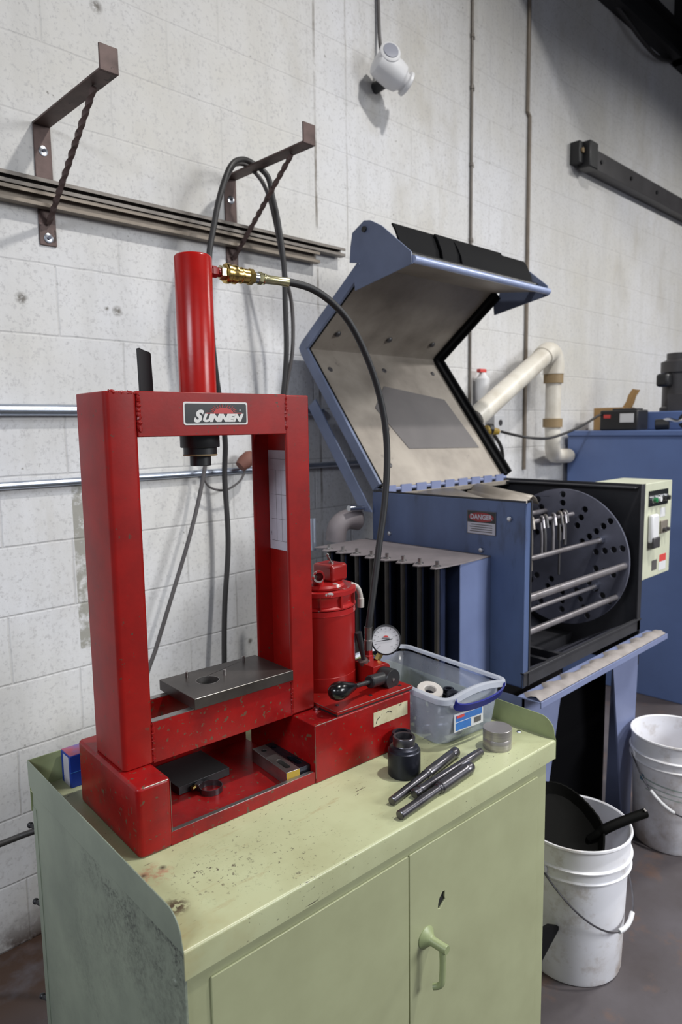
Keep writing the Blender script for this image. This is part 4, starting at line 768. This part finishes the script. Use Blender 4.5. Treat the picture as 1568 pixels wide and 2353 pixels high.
# faded print on the far bucket
def arcstrip(a0, a1, z, w, sag, mat, name, par):
    vs = []; fs = []; n = 24
    for i in range(n+1):
        a = R(a0+(a1-a0)*i/n); r = 0.134+0.009*(z/0.285)+0.0009; zz = z-sag*i/n
        vs += [(r*math.cos(a), r*math.sin(a), zz), (r*math.cos(a), r*math.sin(a), zz+w)]
    for i in range(n): fs.append((2*i, 2*i+2, 2*i+3, 2*i+1))
    return MB().add(vs, fs).build(name, mat, par)
MAT['faded'] = paint('faded_green_print', srgb(128, 150, 142), srgb(160, 164, 156), rough=0.5)
MAT['fadedblue'] = paint('faded_blue_print', srgb(84, 128, 150), rough=0.5, tone=0.3)
arcstrip(154, 250, 0.262, 0.004, 0.026, 'faded', 'printed_line', b2); arcstrip(156, 250, 0.243, 0.003, 0.026, 'faded', 'printed_line', b2); arcstrip(160, 240, 0.224, 0.003, 0.024, 'faded', 'printed_line', b2); arcstrip(149, 157, 0.248, 0.024, 0.0, 'fadedblue', 'printed_patch', b2)
# dustpan standing in the near bucket
t = empty('dustpan', (1.812, 0.902, 0.28)); tag(t, 'black plastic dustpan with ribbed rim stuck into the near bucket', 'dustpan')
P = [Vector(p)-Vector((1.812, 0.902, 0.28)) for p in ((1.835, 0.845, 0.385), (1.868, 0.895, 0.405), (1.880, 0.945, 0.425), (1.868, 0.985, 0.440), (1.835, 1.012, 0.445), (1.775, 1.018, 0.435), (1.712, 0.965, 0.395), (1.700, 0.900, 0.350), (1.730, 0.835, 0.320), (1.790, 0.820, 0.345))]
cc = sum(P, Vector())/len(P)+Vector((0, 0, -0.03)); n = len(P)
MB().add(P+[p+Vector((0, 0, -0.004)) for p in P]+[cc, cc+Vector((0, 0, -0.004))], [(i, (i+1) % n, 2*n) for i in range(n)]+[(n+(i+1) % n, n+i, 2*n+1) for i in range(n)]+[(i, n+i, n+(i+1) % n, (i+1) % n) for i in range(n)]).build('pan', 'pan', t)
rim = smooth([P[9], P[0], P[1], P[2], P[3], P[4], P[5], P[6]], 6); m = MB(); vs = []; fs = []
for i, p in enumerate(rim):
    o_ = (p-cc).normalized()*0.018; h = 0.022+(0.0022 if i % 2 else 0)
    vs += [p-o_*0.2, p+o_*0.6+Vector((0, 0, h)), p+o_*0.9+Vector((0, 0, h-0.002)), p+o_*0.1-Vector((0, 0, 0.004))]
for i in range(len(rim)-1):
    for k in range(4): fs.append((i*4+k, i*4+(k+1) % 4, (i+1)*4+(k+1) % 4, (i+1)*4+k))
m.add(vs, fs).build('ribbed_rim', 'pan', t)
O_ = Vector((1.812, 0.902, 0.28))
hd = MB().tube(smooth([Vector(p)-O_ for p in ((1.815, 0.862, 0.372), (1.828, 0.842, 0.392), (1.845, 0.828, 0.405), (1.875, 0.810, 0.415), (1.920, 0.786, 0.424), (1.962, 0.764, 0.430))], 5), 0.013, 14, rf=lambda q: 0.011 if q < 0.3 else 0.0145-0.001*q).build('handle', 'pan', t)
MB().cyl(Vector((1.950, 0.762, 0.444))-O_, Vector((1.951, 0.7605, 0.446))-O_, 0.0045).build('hang_hole', 'white_paint_ring', hd)
# black scrap sheet between cabinet and bucket
o = MB().prism([(1.40, 0.0), (1.57, 0.0), (1.59, 0.12), (1.685, 0.166), (1.63, 0.20), (1.45, 0.24)], (0.875, 0.885), lambda a, b, c: (a, c, b)).build('black_board', 'rubbermat'); tag(o, 'black board corner showing between the green cabinet and near bucket', 'board')

# ================================================================== THE BLUE MACHINE
X0, X1, Y0, Y1, ZB, ZT = 1.822, 2.668, 1.087, 1.700, 0.759, 1.320
mc_ = empty('blast_machine', (X0, Y0, 0)); tag(mc_, 'blue steel cabinet machine with its big lid raised and drum inside', 'machine')
mc_['label'] = 'blue steel drum machine with its big hinged lid raised against the wall'
def mm(): return MB()
OX = Vector((X0, Y0, 0))
class L(MB):
    def build(s, *a, **k): s.v = [v-OX for v in s.v]; return MB.build(s, *a, **k)
def LF(f): return lambda *a: Vector(f(*a))-OX
T = 0.006
L().box((X0, Y0, ZB), (X0+T, Y1, ZT)).box((X0, Y0, ZB), (X0+0.030, Y0+0.004, ZT)).build('left_side_panel', 'blue', mc_, 0.002)
L().box((X0+T, Y0+0.004, ZB), (X0+T+0.003, Y1-0.01, ZT+0.006)).box((X0+0.028, Y0-0.003, ZB), (X0+0.034, Y0+0.012, ZT+0.006)).build('left_seal', 'inside', mc_)
L().box((X1-T, Y0, ZB-0.14), (X1, Y1, ZT)).box((X1-0.03, Y0, ZB), (X1, Y0+0.006, ZT)).box((X1-0.045, Y0+0.02, ZT-0.016), (X1-T, Y1, ZT-0.010)).build('right_side_panel', 'inside', mc_, 0.0015)
L().box((X0+T, Y1-T, ZB), (X1-T, Y1, ZT+0.005)).build('back_panel', 'inside', mc_)
L().box((X0, Y0, ZB), (X1, Y0+0.005, ZB+0.045)).box((X0, Y0-0.004, ZB+0.040), (X1, Y0+0.010, ZB+0.046)).build('front_sill', 'inside', mc_, 0.001)
m = L(); m.add([(X0+T, Y0+0.005, ZB+0.04), (X1-T, Y0+0.005, ZB+0.04), (X1-T, Y0+0.30, ZB-0.12), (X0+T, Y0+0.30, ZB-0.12), (X1-T, Y1-T, ZB+0.06), (X0+T, Y1-T, ZB+0.06)], [(0, 1, 2, 3), (3, 2, 4, 5)]); m.build('hopper_floor', 'drum', mc_)
for dx in (0.25, 0.34): L().box((X0+dx, Y0+0.06, ZB-0.02), (X0+dx+0.02, Y0+0.5, ZB+0.01)).build('hopper_bar', 'inside', mc_)
# dusty tray lip
tr = L().box((X0-0.03, Y0-0.078, ZB-0.020), (X1+0.065, Y0+0.0, ZB-0.016)).box((X0-0.03, Y0-0.080, ZB-0.034), (X1+0.065, Y0-0.076, ZB-0.014)).build('drip_tray', 'bluepale', mc_, 0.001)
random.seed(11); vs = []; fs = []; nx, ny = 60, 6
for i in range(nx+1):
    x = X0-0.026+(X1+0.085-X0)*i/nx; e = 0.046+0.034*abs(math.sin(i*0.42+0.6*math.sin(i*0.13)))*(0.6+0.4*math.sin(i*0.9))
    for j in range(ny+1):
        y = Y0-0.075+e*1.0*j/ny; z = ZB-0.0155+0.012*math.sin(math.pi*j/ny*0.9+0.2)*random.uniform(0.7, 1.1); vs.append((x, y, z if j < ny else ZB-0.0158))
for i in range(nx):
    for j in range(ny): fs.append((i*(ny+1)+j, (i+1)*(ny+1)+j, (i+1)*(ny+1)+j+1, i*(ny+1)+j+1))
o = L().add(vs, fs).build('dust_heap', 'dust', mc_); o['kind'] = 'stuff'
# legs
def leg(x0t, x1t, x0b, x1b, y, name='leg'):
    m = L(); m.prism([(x0b, 0), (x1b, 0), (x1t, ZB-0.036), (x0t, ZB-0.036)], (y, y+0.006), lambda a, b, c: (a, c, b))
    s0, s1 = (x0b, x0t) if y > 1.3 or x0t < 2 else (x1b, x1t)
    m.add([(s0, y, 0), (s0, y+0.10, 0), (s1, y+0.10, ZB-0.036), (s1, y, ZB-0.036), (s0+0.005, y, 0), (s0+0.005, y+0.10, 0), (s1+0.005, y+0.10, ZB-0.036), (s1+0.005, y, ZB-0.036)], [(0, 1, 2, 3), (7, 6, 5, 4), (0, 4, 5, 1), (3, 2, 6, 7), (0, 3, 7, 4), (1, 5, 6, 2)])
    return m.build(name, 'bluepale', mc_)
leg(X0+0.01, 2.075, X0+0.01, 1.905, Y0+0.002); leg(2.436, X1-0.004, 2.575, 2.635, Y0+0.002)
leg(X0+0.01, 2.05, X0+0.01, 1.92, Y1-0.10); leg(2.44, X1-0.004, 2.55, 2.64, Y1-0.10)
L().box((X0+0.02, Y0+0.45, 0.14), (X1-0.02, Y0+0.49, 0.18)).build('cross_bar', 'bluepale', mc_)
L().box((X0+0.012, Y0+0.115, 0.004), (X1-0.03, Y0+0.121, ZB-0.13)).build('under_shade_sheet', 'void', mc_)  # black sheet added to stand for the shade between the legs
L().cyl((2.16, 1.19, 0.20), (2.16, 1.12, 0.20), 0.07).build('drive_motor', 'charcoal', mc_, 0.01)
L().prism([(1.85, 0.70), (2.64, 0.70), (2.45, 0.40), (2.05, 0.40)], (1.35, 1.62), lambda a, b, c: (a, c, b)).build('hopper', 'inside', mc_)
# drum
dcx, dcy, dr = 1.372, 1.022, 0.272
holes = []
for k in range(14):
    a = R(360/14*k+12)
    for j, r in enumerate((0.108, 0.144, 0.180, 0.216, 0.250)):
        if (k % 2 == 0 and j < 1) or (k % 3 == 1 and j in (0, 4)): continue
        holes.append(circ(dcx+r*math.cos(a), dcy+r*math.sin(a), 0.0130, 14))
dm = holed('drum_disc', circ(dcx, dcy, dr, 72), holes, 0.010, 'drum', mc_, LF(lambda x, y, z: (2.585+z, x, y)), 0.001)
L().cyl((2.592, dcx, dcy), (X1-T, dcx, dcy), 0.05).build('drum_hub', 'inside', dm)
for y, z, r, nm in ((1.208, 1.107, 0.0085, 'drum_rod'), (1.118, 1.017, 0.0125, 'drum_rod'), (1.224, 0.924, 0.0075, 'drum_rod'), (1.148, 0.892, 0.0110, 'drum_rod'), (1.45, 1.20, 0.010, 'drum_rod')):
    L().cyl((X0+0.03, y, z), (2.60, y, z), r, n=20).build(nm, 'rod', dm)
for y, z in ((1.208, 1.107), (1.224, 0.924)): L().cyl((2.555, y, z), (2.578, y, z), 0.014, n=6).build('rod_nut', 'chrome', dm)
# hanging steel hooks
bar = L().cyl((1.95, 1.30, 1.205), (2.52, 1.30, 1.205), 0.008, n=16).build('hook_bar', 'rod', mc_)
random.seed(5)
for i in range(18):
    x = 1.96+i*0.031+random.uniform(-0.012, 0.012); y = 1.30+random.uniform(-0.012, 0.012); l = random.uniform(0.09, 0.22)
    L().tube(smooth([(x-0.016, y-0.02, 1.180), (x-0.010, y-0.012, 1.212), (x, y, 1.219), (x+0.012, y+0.012, 1.205), (x+0.010, y+0.004, 1.150), (x+0.004, y, 1.205-l)], 4), random.uniform(0.004, 0.008), 8).build('steel_hook', ('strut', 'rod', 'charcoal')[i % 3], bar)
# control box
cb = L().box((X1, Y0, 0.950), (X1+0.262, Y0+0.20, 1.320)).build('control_box', 'panelgreen', mc_, 0.002)
L().box((X1+0.035, Y0-0.004, 1.230), (X1+0.215, Y0, 1.290)).build('button_plate', 'decalblack', cb)
for i, mt in enumerate(('green_btn', 'white', 'black', 'black')):
    x = X1+0.062+i*0.042
    b_ = L().lathe([(0.014, 0), (0.014, 0.008), (0.011, 0.009)], (x, Y0-0.004, 1.256), (0, -1, 0), 20).build('push_button', 'chrome', cb); L().cyl((x, Y0-0.012, 1.256), (x, Y0-0.022, 1.256), 0.0095).build('button_cap', mt, b_)
sw_ = L().box((X1+0.035, Y0-0.020, 1.090), (X1+0.100, Y0, 1.200)).build('meter', 'white', cb, 0.008); L().box((X1+0.038, Y0-0.026, 1.070), (X1+0.098, Y0, 1.112)).build('meter_base', 'charcoal', sw_, 0.004)
L().box((X1+0.150, Y0-0.008, 1.115), (X1+0.215, Y0, 1.165)).build('selector_plate', 'tan', cb, 0.002)
for i in (0.170, 0.198): L().cyl((X1+i, Y0-0.008, 1.13), (X1+i, Y0-0.02, 1.13), 0.008).build('selector_knob', 'charcoal', cb)
L().box((X1+0.150, Y0-0.001, 1.180), (X1+0.200, Y0, 1.215)).build('sticker', 'white', cb); L().box((X1+0.160, Y0-0.001, 1.000), (X1+0.225, Y0, 1.028)).build('sticker', 'stickerred', cb)
L().box((X1+0.155, Y0-0.001, 0.965), (X1+0.225, Y0, 0.999)).build('sticker', 'white', cb); L().box((X1+0.085, Y0-0.001, 0.975), (X1+0.135, Y0, 1.015)).build('sticker', 'patch', cb)
# danger sign on the left side
ds = L().box((X0-0.0012, 1.188, 1.213), (X0, 1.293, 1.286)).build('danger_sign', 'patch', mc_)
L().box((X0-0.0018, 1.190, 1.215), (X0-0.0010, 1.291, 1.250)).build('sign_lower', 'paper', ds)
L().box((X0-0.0018, 1.190, 1.250), (X0-0.0010, 1.291, 1.284)).build('sign_header', 'decalblack', ds)
L().prism([(1.2405+0.046*math.cos(R(a))*1.0, 1.267+0.015*math.sin(R(a))) for a in range(0, 360, 12)], (X0-0.0026, X0-0.0018), lambda a, b, c: (c, a, b)).build('sign_oval', 'dangerred', ds)
text('sign_lettering', 'DANGER', 0.0215, 'paper', ds, LF(lambda x, y, z: (X0-0.0029-z, 1.2405-x, 1.2668+y)), 0.0002, 0.0, 0.0006, 0.92)
for i in range(4): L().box((X0-0.0022, 1.200, 1.221+i*0.007), (X0-0.0017, 1.283-0.006*(i % 2), 1.2235+i*0.007)).build('sign_text_line', 'patch', ds)
for y, z in ((1.140, 1.270), (1.240, 1.164), (1.62, 1.18)): L().lathe([(0.009, 0), (0.007, 0.005), (0, 0.007)], (X0, y, z), (-1, 0, 0), 18).build('side_bolt', 'chrome', mc_)
# filter box on the left side
ZF = 1.151; fb_y0, fb_y1 = 1.205, 1.735
zig = [(X0, fb_y0), (1.665, fb_y0-0.004)]; nt = 8
for i in range(nt):
    y = fb_y0+0.010+i*(fb_y1-fb_y0-0.02)/nt; st = (fb_y1-fb_y0-0.02)/nt; zig += [(1.552, y-0.006), (1.548, y+0.010), (1.590, y+st*0.55)]
zig += [(1.57, fb_y1), (X0, fb_y1)]
fb = L().box((1.665, fb_y0, 0.60), (X0, fb_y1, ZF-0.004)).build('filter_box', 'bluefilt', mc_, 0.002)
L().box((1.6645, fb_y0+0.004, 0.60), (1.6655, fb_y1-0.004, ZF-0.01)).build('filter_face', 'shadeblue', fb)
L().prism(zig, (ZF-0.004, ZF), lambda a, b, c: (a, b, c)).build('notched_top', 'capdust', fb, 0.0008)
for i in range(nt):
    y = fb_y0+0.030+i*(fb_y1-fb_y0-0.02)/nt
    L().box((1.575, y-0.002, 0.62), (1.664, y+0.003, ZF-0.006), Matrix.Rotation(R(28), 3, 'Z')).build('filter_slat', 'shadeblue', fb)
    L().cyl((1.578, y-0.012, 0.62), (1.578, y-0.012, ZF-0.004), 0.0075, n=10).build('tie_rod', 'darkrod', fb)
    b_ = L().cyl((1.578, y-0.012, ZF), (1.578, y-0.012, ZF+0.016), 0.006, n=6).lathe([(0.012, 0), (0.012, 0.003)], (1.578, y-0.012, ZF), (0, 0, 1), 14).build('rod_bolt', 'steel', fb)
# round white duct stub at the back left
dk = L().tube(smooth([(X0-0.01, 1.76, 1.215), (X0-0.06, 1.77, 1.222), (X0-0.10, 1.775, 1.20), (X0-0.108, 1.78, 1.15)], 5), 0.036, 24).build('duct_elbow', 'capdust', mc_)
for y in (1.80, 1.85): L().cyl((X0-0.215, y-0.02, ZF-0.02), (X0-0.215, y-0.02, ZF+0.09), 0.010).build('duct_rod', 'conduit', mc_)
L().cyl((X0-0.09, 1.73, 1.268), (X0-0.01, 1.73, 1.262), 0.010).build('hinge_bolt', 'chrome', mc_)
# creased liner sheet inside
LX0, LX1 = X0+0.02, X0+0.46
vs = []; fs = []; n = 24
for i in range(n+1):
    q = i/n; x = X0+0.10+q*0.52; z = ZT-0.028+0.020*math.sin(q*math.pi*1.2)+(0.030 if q > 0.84 else 0)*math.sin((q-0.84)/0.16*math.pi)-(0.034*math.exp(-((q-0.72)/0.05)**2))
    vs += [(x, Y1-0.045, z), (x, Y1-0.30, z-0.055-0.02*math.sin(q*5))]
for i in range(n): fs.append((2*i, 2*i+1, 2*i+3, 2*i+2))
o = L().add(vs, fs).build('creased_liner', 'tan', mc_); sm = o.modifiers.new('s', 'SOLIDIFY'); sm.thickness = 0.003
# ---------------- lid
HY, HZ = 1.690, 1.330
BY, BZ = 2.068, 1.852
UY, UZ = 1.752, 2.112
NY, NZ = 1.508, 2.083
lidp = [(HY, HZ), (BY-0.010, BZ-0.022), (BY, BZ), (BY-0.012, BZ+0.016), (UY, UZ), (NY, NZ)]
out = []
def offs(pl, d):
    r = []
    for i, (y, z) in enumerate(pl):
        a = Vector(pl[max(i-1, 0)]); b = Vector(pl[min(i+1, len(pl)-1)]); t_ = (b-a).normalized(); r.append((y+t_.y*d, z-t_.x*d))
    return r
shellp = lidp+offs(lidp, 0.006)[::-1]
lid = L().prism(shellp, (X0+0.004, X1-0.004), lambda a, b, c: (c, a, b)).build('lid', 'bluelid', mc_, 0.001)
inn = offs(lidp, -0.004)
L().prism(lidp[:5]+offs(lidp[:5], -0.0035)[::-1], (X0+0.035, X1-0.035), lambda a, b, c: (c, a, b)).build('lid_liner', 'tan', lid)
L().prism([lidp[4], lidp[5]]+[(NY, NZ-0.004), (UY, UZ-0.005)], (X0+0.03, X1-0.03), lambda a, b, c: (c, a, b)).build('nose_liner', 'tan', lid)
edge = offs(lidp[:5], -0.034)
for x0_, x1_, mt in ((X0-0.004, X0+0.008, 'bluelid'), (X1-0.010, X1+0.003, 'rubbermat')):
    L().prism(offs(lidp[:5], 0.006)+edge[::-1], (x0_, x1_), lambda a, b, c: (c, a, b)).build('lid_edge', mt, lid, 0.001)
for x0_ in (X0+0.010, X1-0.036):
    L().prism(offs(lidp[:5], -0.003)+offs(lidp[:5], -0.020)[::-1], (x0_, x0_+0.024), lambda a, b, c: (c, a, b)).build('lid_seal', 'rubbermat', lid)
ep = [(1.785, 2.170), (1.775, 2.215), (1.718, 2.245), (1.690, 2.240), (1.640, 2.213), (1.512, 2.107), (1.508, 2.068), (1.765, 2.020), (1.772, 2.090), (1.745, 2.094), (1.738, 2.108), (1.790, 2.118)]
for x0_ in (X0-0.010, X1+0.004): L().prism(ep, (x0_, x0_+0.006), lambda a, b, c: (c, a, b)).build('end_plate', 'bluelid', lid, 0.001)
L().cyl((X0-0.004, NY, NZ), (X1+0.006, NY, NZ), 0.0125, n=20).build('front_tube', 'tubeblue', lid)
L().cyl((X0-0.016, 1.715, 2.215), (X0-0.008, 1.715, 2.215), 0.010, n=16).build('pivot_bolt', 'black', lid)
L().cyl((X0, 1.565, 2.112), (X1, 1.565, 2.112), 0.014, n=16).build('curtain_roller', 'black', lid)
L().box((X0+0.01, 1.60, 2.108), (X1-0.02, 1.74, 2.118)).build('nose_top', 'rubbermat', lid)
cu1 = []; 
def curtain(x0_, x1_, dz, dy, name='rubber_curtain'):
    pts = [(1.566+dy, 2.125), (1.572+dy, 2.150+dz*0.4), (1.590+dy, 2.185+dz*0.8), (1.605+dy, 2.205+dz)]
    return L().prism(pts+[(y+0.006, z-0.002) for y, z in pts][::-1], (x0_, x1_), lambda a, b, c: (c, a, b)).build(name, 'rubbermat', lid)
curtain(X0+0.030, X0+0.42, 0.020, 0.02); curtain(X0+0.24, X0+0.66, 0.018, 0.006); curtain(X0+0.34, X1-0.030, 0.006, -0.004)
m = L(); n = 9
for i in range(n):
    xa = X0+0.03+i*(X1-X0-0.06)/n; m.box((xa+0.004, HY-0.022, HZ-0.020), (xa+(X1-X0-0.06)/n-0.026, HY-0.016, HZ+0.010))
m.cyl((X0+0.03, HY-0.014, HZ-0.004), (X1-0.03, HY-0.014, HZ-0.004), 0.007, n=12).build('hinge', 'bluepale', lid)
L().box((X0+0.02, HY-0.028, HZ-0.036), (X1-0.02, HY-0.006, HZ-0.018)).build('hinge_ledge', 'tan', mc_, 0.002)
# support arm, grey liner area and liner bolts
def onlow(x, q, d): # point on lower liner at fraction q
    a = Vector((HY, HZ)); b = Vector((BY-0.010, BZ-0.022)); p = a.lerp(b, q); t_ = (b-a).normalized(); return (x, p.x-t_.y*d, p.y+t_.x*d)
L().prism([(1.975, 1.655), (2.015, 1.628), (1.745, 1.250), (1.690, 1.250)], (X0-0.016, X0-0.008), lambda a, b, c: (c, a, b)).build('support_arm', 'bluelid', lid, 0.001)
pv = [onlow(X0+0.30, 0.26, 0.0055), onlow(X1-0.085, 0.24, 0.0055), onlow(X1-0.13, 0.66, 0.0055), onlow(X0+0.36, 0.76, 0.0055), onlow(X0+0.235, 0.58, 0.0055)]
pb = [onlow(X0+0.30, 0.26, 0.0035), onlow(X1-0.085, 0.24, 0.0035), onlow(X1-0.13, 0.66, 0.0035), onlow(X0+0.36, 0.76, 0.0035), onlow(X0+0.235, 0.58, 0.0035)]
L().add(pv+pb, [(0, 1, 2, 3, 4), (9, 8, 7, 6, 5)]+[(i, 5+i, 5+(i+1) % 5, (i+1) % 5) for i in range(5)]).build('liner_grey_area', 'patch', lid)  # darker grey five-sided area over the lower liner
for x, q in ((X0+0.10, 0.88), (X0+0.42, 0.90), (X1-0.10, 0.90), (X0+0.14, 0.15), (X0+0.24, 0.42)):
    p = Vector(onlow(x, q, 0.003)); d = Vector((0, -math.sin(math.atan2(BZ-HZ, BY-HY)), math.cos(math.atan2(BZ-HZ, BY-HY)))); L().lathe([(0.012, 0), (0.010, 0.004), (0, 0.006)], p, d, 16).build('liner_bolt', 'charcoal', lid)
for x in (X0+0.13, X0+0.43, X1-0.13):
    a = Vector((BY, BZ)); b = Vector((UY, UZ)); q = a.lerp(b, 0.22); t_ = (b-a).normalized(); d = Vector((0, -t_.y, t_.x)); d = -d if d.z > 0 else d
    L().lathe([(0.014, 0), (0.010, 0.005), (0, 0.007)], Vector((x, q.x, q.y))+d*0.004, d, 16).build('liner_bolt', 'charcoal', lid)

# ================================================================== EXHAUST DUCT, OUTLET, CORD
t = empty('exhaust_duct', (3.57, 1.98, 1.3)); tag(t, 'white round exhaust duct rising behind the machine with an elbow', 'duct')
o3 = Vector((3.57, 1.98, 1.3))
MB().cyl(Vector((2.72, 1.90, 1.575))-o3, Vector((3.47, 1.97, 1.915))-o3, 0.050, n=32).build('slanted_pipe', 'pipewhite', t)
MB().tube(smooth([Vector((3.44, 1.968, 1.900))-o3, Vector((3.50, 1.975, 1.928))-o3, Vector((3.555, 1.98, 1.925))-o3, Vector((3.580, 1.98, 1.880))-o3, Vector((3.583, 1.98, 1.82))-o3], 5), 0.056, 28).build('elbow', 'pipewhite', t)
MB().tube([Vector((0.013, 0, 0.52)), Vector((0.013, 0, 0.24))]+smooth([Vector((0.013, 0, 0.22)), Vector((0.018, 0, 0.17)), Vector((0.045, 0.015, 0.118)), Vector((0.10, 0.04, 0.085)), Vector((0.18, 0.07, 0.068)), Vector((0.36, 0.085, 0.06))], 5), 0.042, 28).build('vertical_pipe', 'pipewhite', t)
for z in (1.795, 1.555): MB().cyl((0.013, 0, z-1.3-0.024), (0.013, 0, z-1.3+0.024), 0.053, n=32).build('tape_band', 'copperplug', t)
t = empty('wall_outlet', (3.18, WY, 1.53)); tag(t, 'white wall outlet box with a yellow plug in it behind the lid', 'outlet')
MB().box((-0.045, -0.05, -0.11), (0.055, 0, 0.07)).build('outlet_box', 'white', t, 0.004); MB().cyl((0.01, -0.05, 0.03), (0.01, -0.052, 0.03), 0.016).build('socket_face', 'charcoal', t)
t = empty('yellow_plug', (3.075, 2.03, 1.515)); tag(t, 'yellow and black electric plug at the end of the hanging cord', 'plug')
MB().cyl((-0.05, 0.01, 0.01), (0.03, -0.01, 0.0), 0.024, 0.016).build('plug_body', 'yellow', t); MB().cyl((-0.03, 0.01, 0.015), (-0.01, 0.0, 0.012), 0.028).build('plug_collar', 'black', t)
o = MB().tube(smooth([(3.11, 2.005, 1.515), (3.13, 1.95, 1.50), (3.20, 1.89, 1.482), (3.36, 1.87, 1.478), (3.58, 1.87, 1.510), (3.78, 1.88, 1.552), (3.94, 1.89, 1.592), (3.985, 1.885, 1.60)]), 0.007, 12).build('charger_cord', 'cable'); tag(o, 'black cord sagging from the yellow plug to the battery charger', 'cord')
o = MB().tube(smooth([(3.10, 2.04, 1.50), (3.16, 2.03, 1.42), (3.20, 2.05, 1.28), (3.18, 2.06, 1.1)]), 0.009, 12).build('power_cord', 'cable'); tag(o, 'black cord dropping from the plug behind the raised lid', 'cord')
t = empty('spray_bottle', (3.03, 2.065, 1.70)); tag(t, 'small white bottle with red top on the wall beside the conduit', 'bottle')
MB().lathe([(0, -0.03), (0.034, -0.03), (0.036, 0.08), (0.018, 0.10), (0.016, 0.11)], (0, 0, 0), (0, 0, 1), 24).build('bottle_body', 'white', t); MB().box((-0.035, -0.012, 0.11), (0.02, 0.012, 0.128)).build('trigger_head', 'stickerred', t, 0.003)

# ================================================================== TALL BLUE CABINET AND WHAT STANDS ON IT
TX, TY0, TY1, TZ = 3.95, 1.355, 2.08, 1.507
t = empty('dust_collector', (TX, TY0, 0)); tag(t, 'tall royal blue steel cabinet at the right edge by the wall', 'cabinet')
MB().box((0, 0, 0.0), (0.9, TY1-TY0, TZ-0.03)).build('cabinet_body', 'bluecab', t, 0.004); MB().box((-0.012, -0.012, TZ-0.03), (0.91, TY1-TY0, TZ)).build('cabinet_top', 'bluecab', t, 0.004)
MB().box((0.22, -0.01, TZ), (0.9, 0.45, TZ+0.105)).build('top_housing', 'bluecab', t, 0.006)
t = empty('fan_motor', (4.35, 1.60, TZ+0.105)); tag(t, 'charcoal electric motor standing upright on the tall blue cabinet', 'motor')
MB().lathe([(0.10, 0), (0.10, 0.02), (0.088, 0.03), (0.088, 0.22), (0.100, 0.225), (0.100, 0.285), (0.075, 0.295), (0.070, 0.30), (0.070, 0.335), (0.0, 0.335)], (0, 0, 0), (0, 0, 1), 48).build('motor_body', 'charcoal', t)
MB().box((-0.165, 0.0, 0.14), (-0.08, 0.07, 0.215)).build('terminal_box', 'black', t, 0.015)
MB().box((-0.11, -0.09, 0.0), (-0.02, 0.02, 0.10)).build('motor_foot', 'charcoal', t, 0.004)
t = empty('battery_charger', (4.02, 1.80, TZ)); tag(t, 'black battery charger with a white display on the tall blue cabinet', 'charger')
MB().box((-0.05, -0.125, 0.0), (0.10, 0.095, 0.115)).build('charger_body', 'black', t, 0.008); MB().box((-0.053, -0.105, 0.045), (-0.05, -0.025, 0.095)).build('display', 'white', t, 0.001)
MB().box((-0.053, 0.03, 0.07), (-0.05, 0.07, 0.09)).build('red_label', 'stickerred', t); MB().box((-0.03, -0.11, 0.115), (0.06, 0.03, 0.125)).build('charger_handle', 'charcoal', t, 0.003)
t = empty('cardboard_box', (4.20, 1.87, TZ)); tag(t, 'brown cardboard box with a raised flap behind the battery charger', 'box')
MB().box((-0.05, -0.03, 0.0), (0.12, 0.15, 0.135)).build('box_body', 'cardboard', t, 0.002)
MB().ribbon([(0.0, -0.05, 0.13), (0.0, -0.065, 0.165), (0.0, -0.075, 0.20), (0.0, -0.095, 0.235)], (0.05, 0, 0), 0.004).ribbon([(-0.02, -0.035, 0.125), (-0.02, -0.06, 0.165), (-0.02, -0.07, 0.2), (-0.02, -0.095, 0.236)], (0.0, 0.045, 0.01), 0.004).build('flap', 'cardboard', t)
t = empty('chrome_clamp', (4.05, 1.50, TZ)); tag(t, 'chrome and black clamp lying on the tall blue cabinet near its corner', 'clamp')
MB().cyl((-0.02, 0.10, 0.030), (0.0, 0.03, 0.032), 0.030, n=20).build('black_grip', 'black', t, 0.004); MB().tube(smooth([(-0.01, 0.06, 0.05), (-0.02, 0.02, 0.055), (-0.02, -0.03, 0.045), (-0.01, -0.07, 0.07)], 5), 0.011, 12).build('chrome_rod', 'chrome', t)
MB().lathe([(0.030, -0.012), (0.048, -0.012), (0.048, 0.012), (0.030, 0.012)], (0.02, -0.06, 0.049), (1, 0.2, 0), 32, close=True).build('black_ring', 'rubber', t)
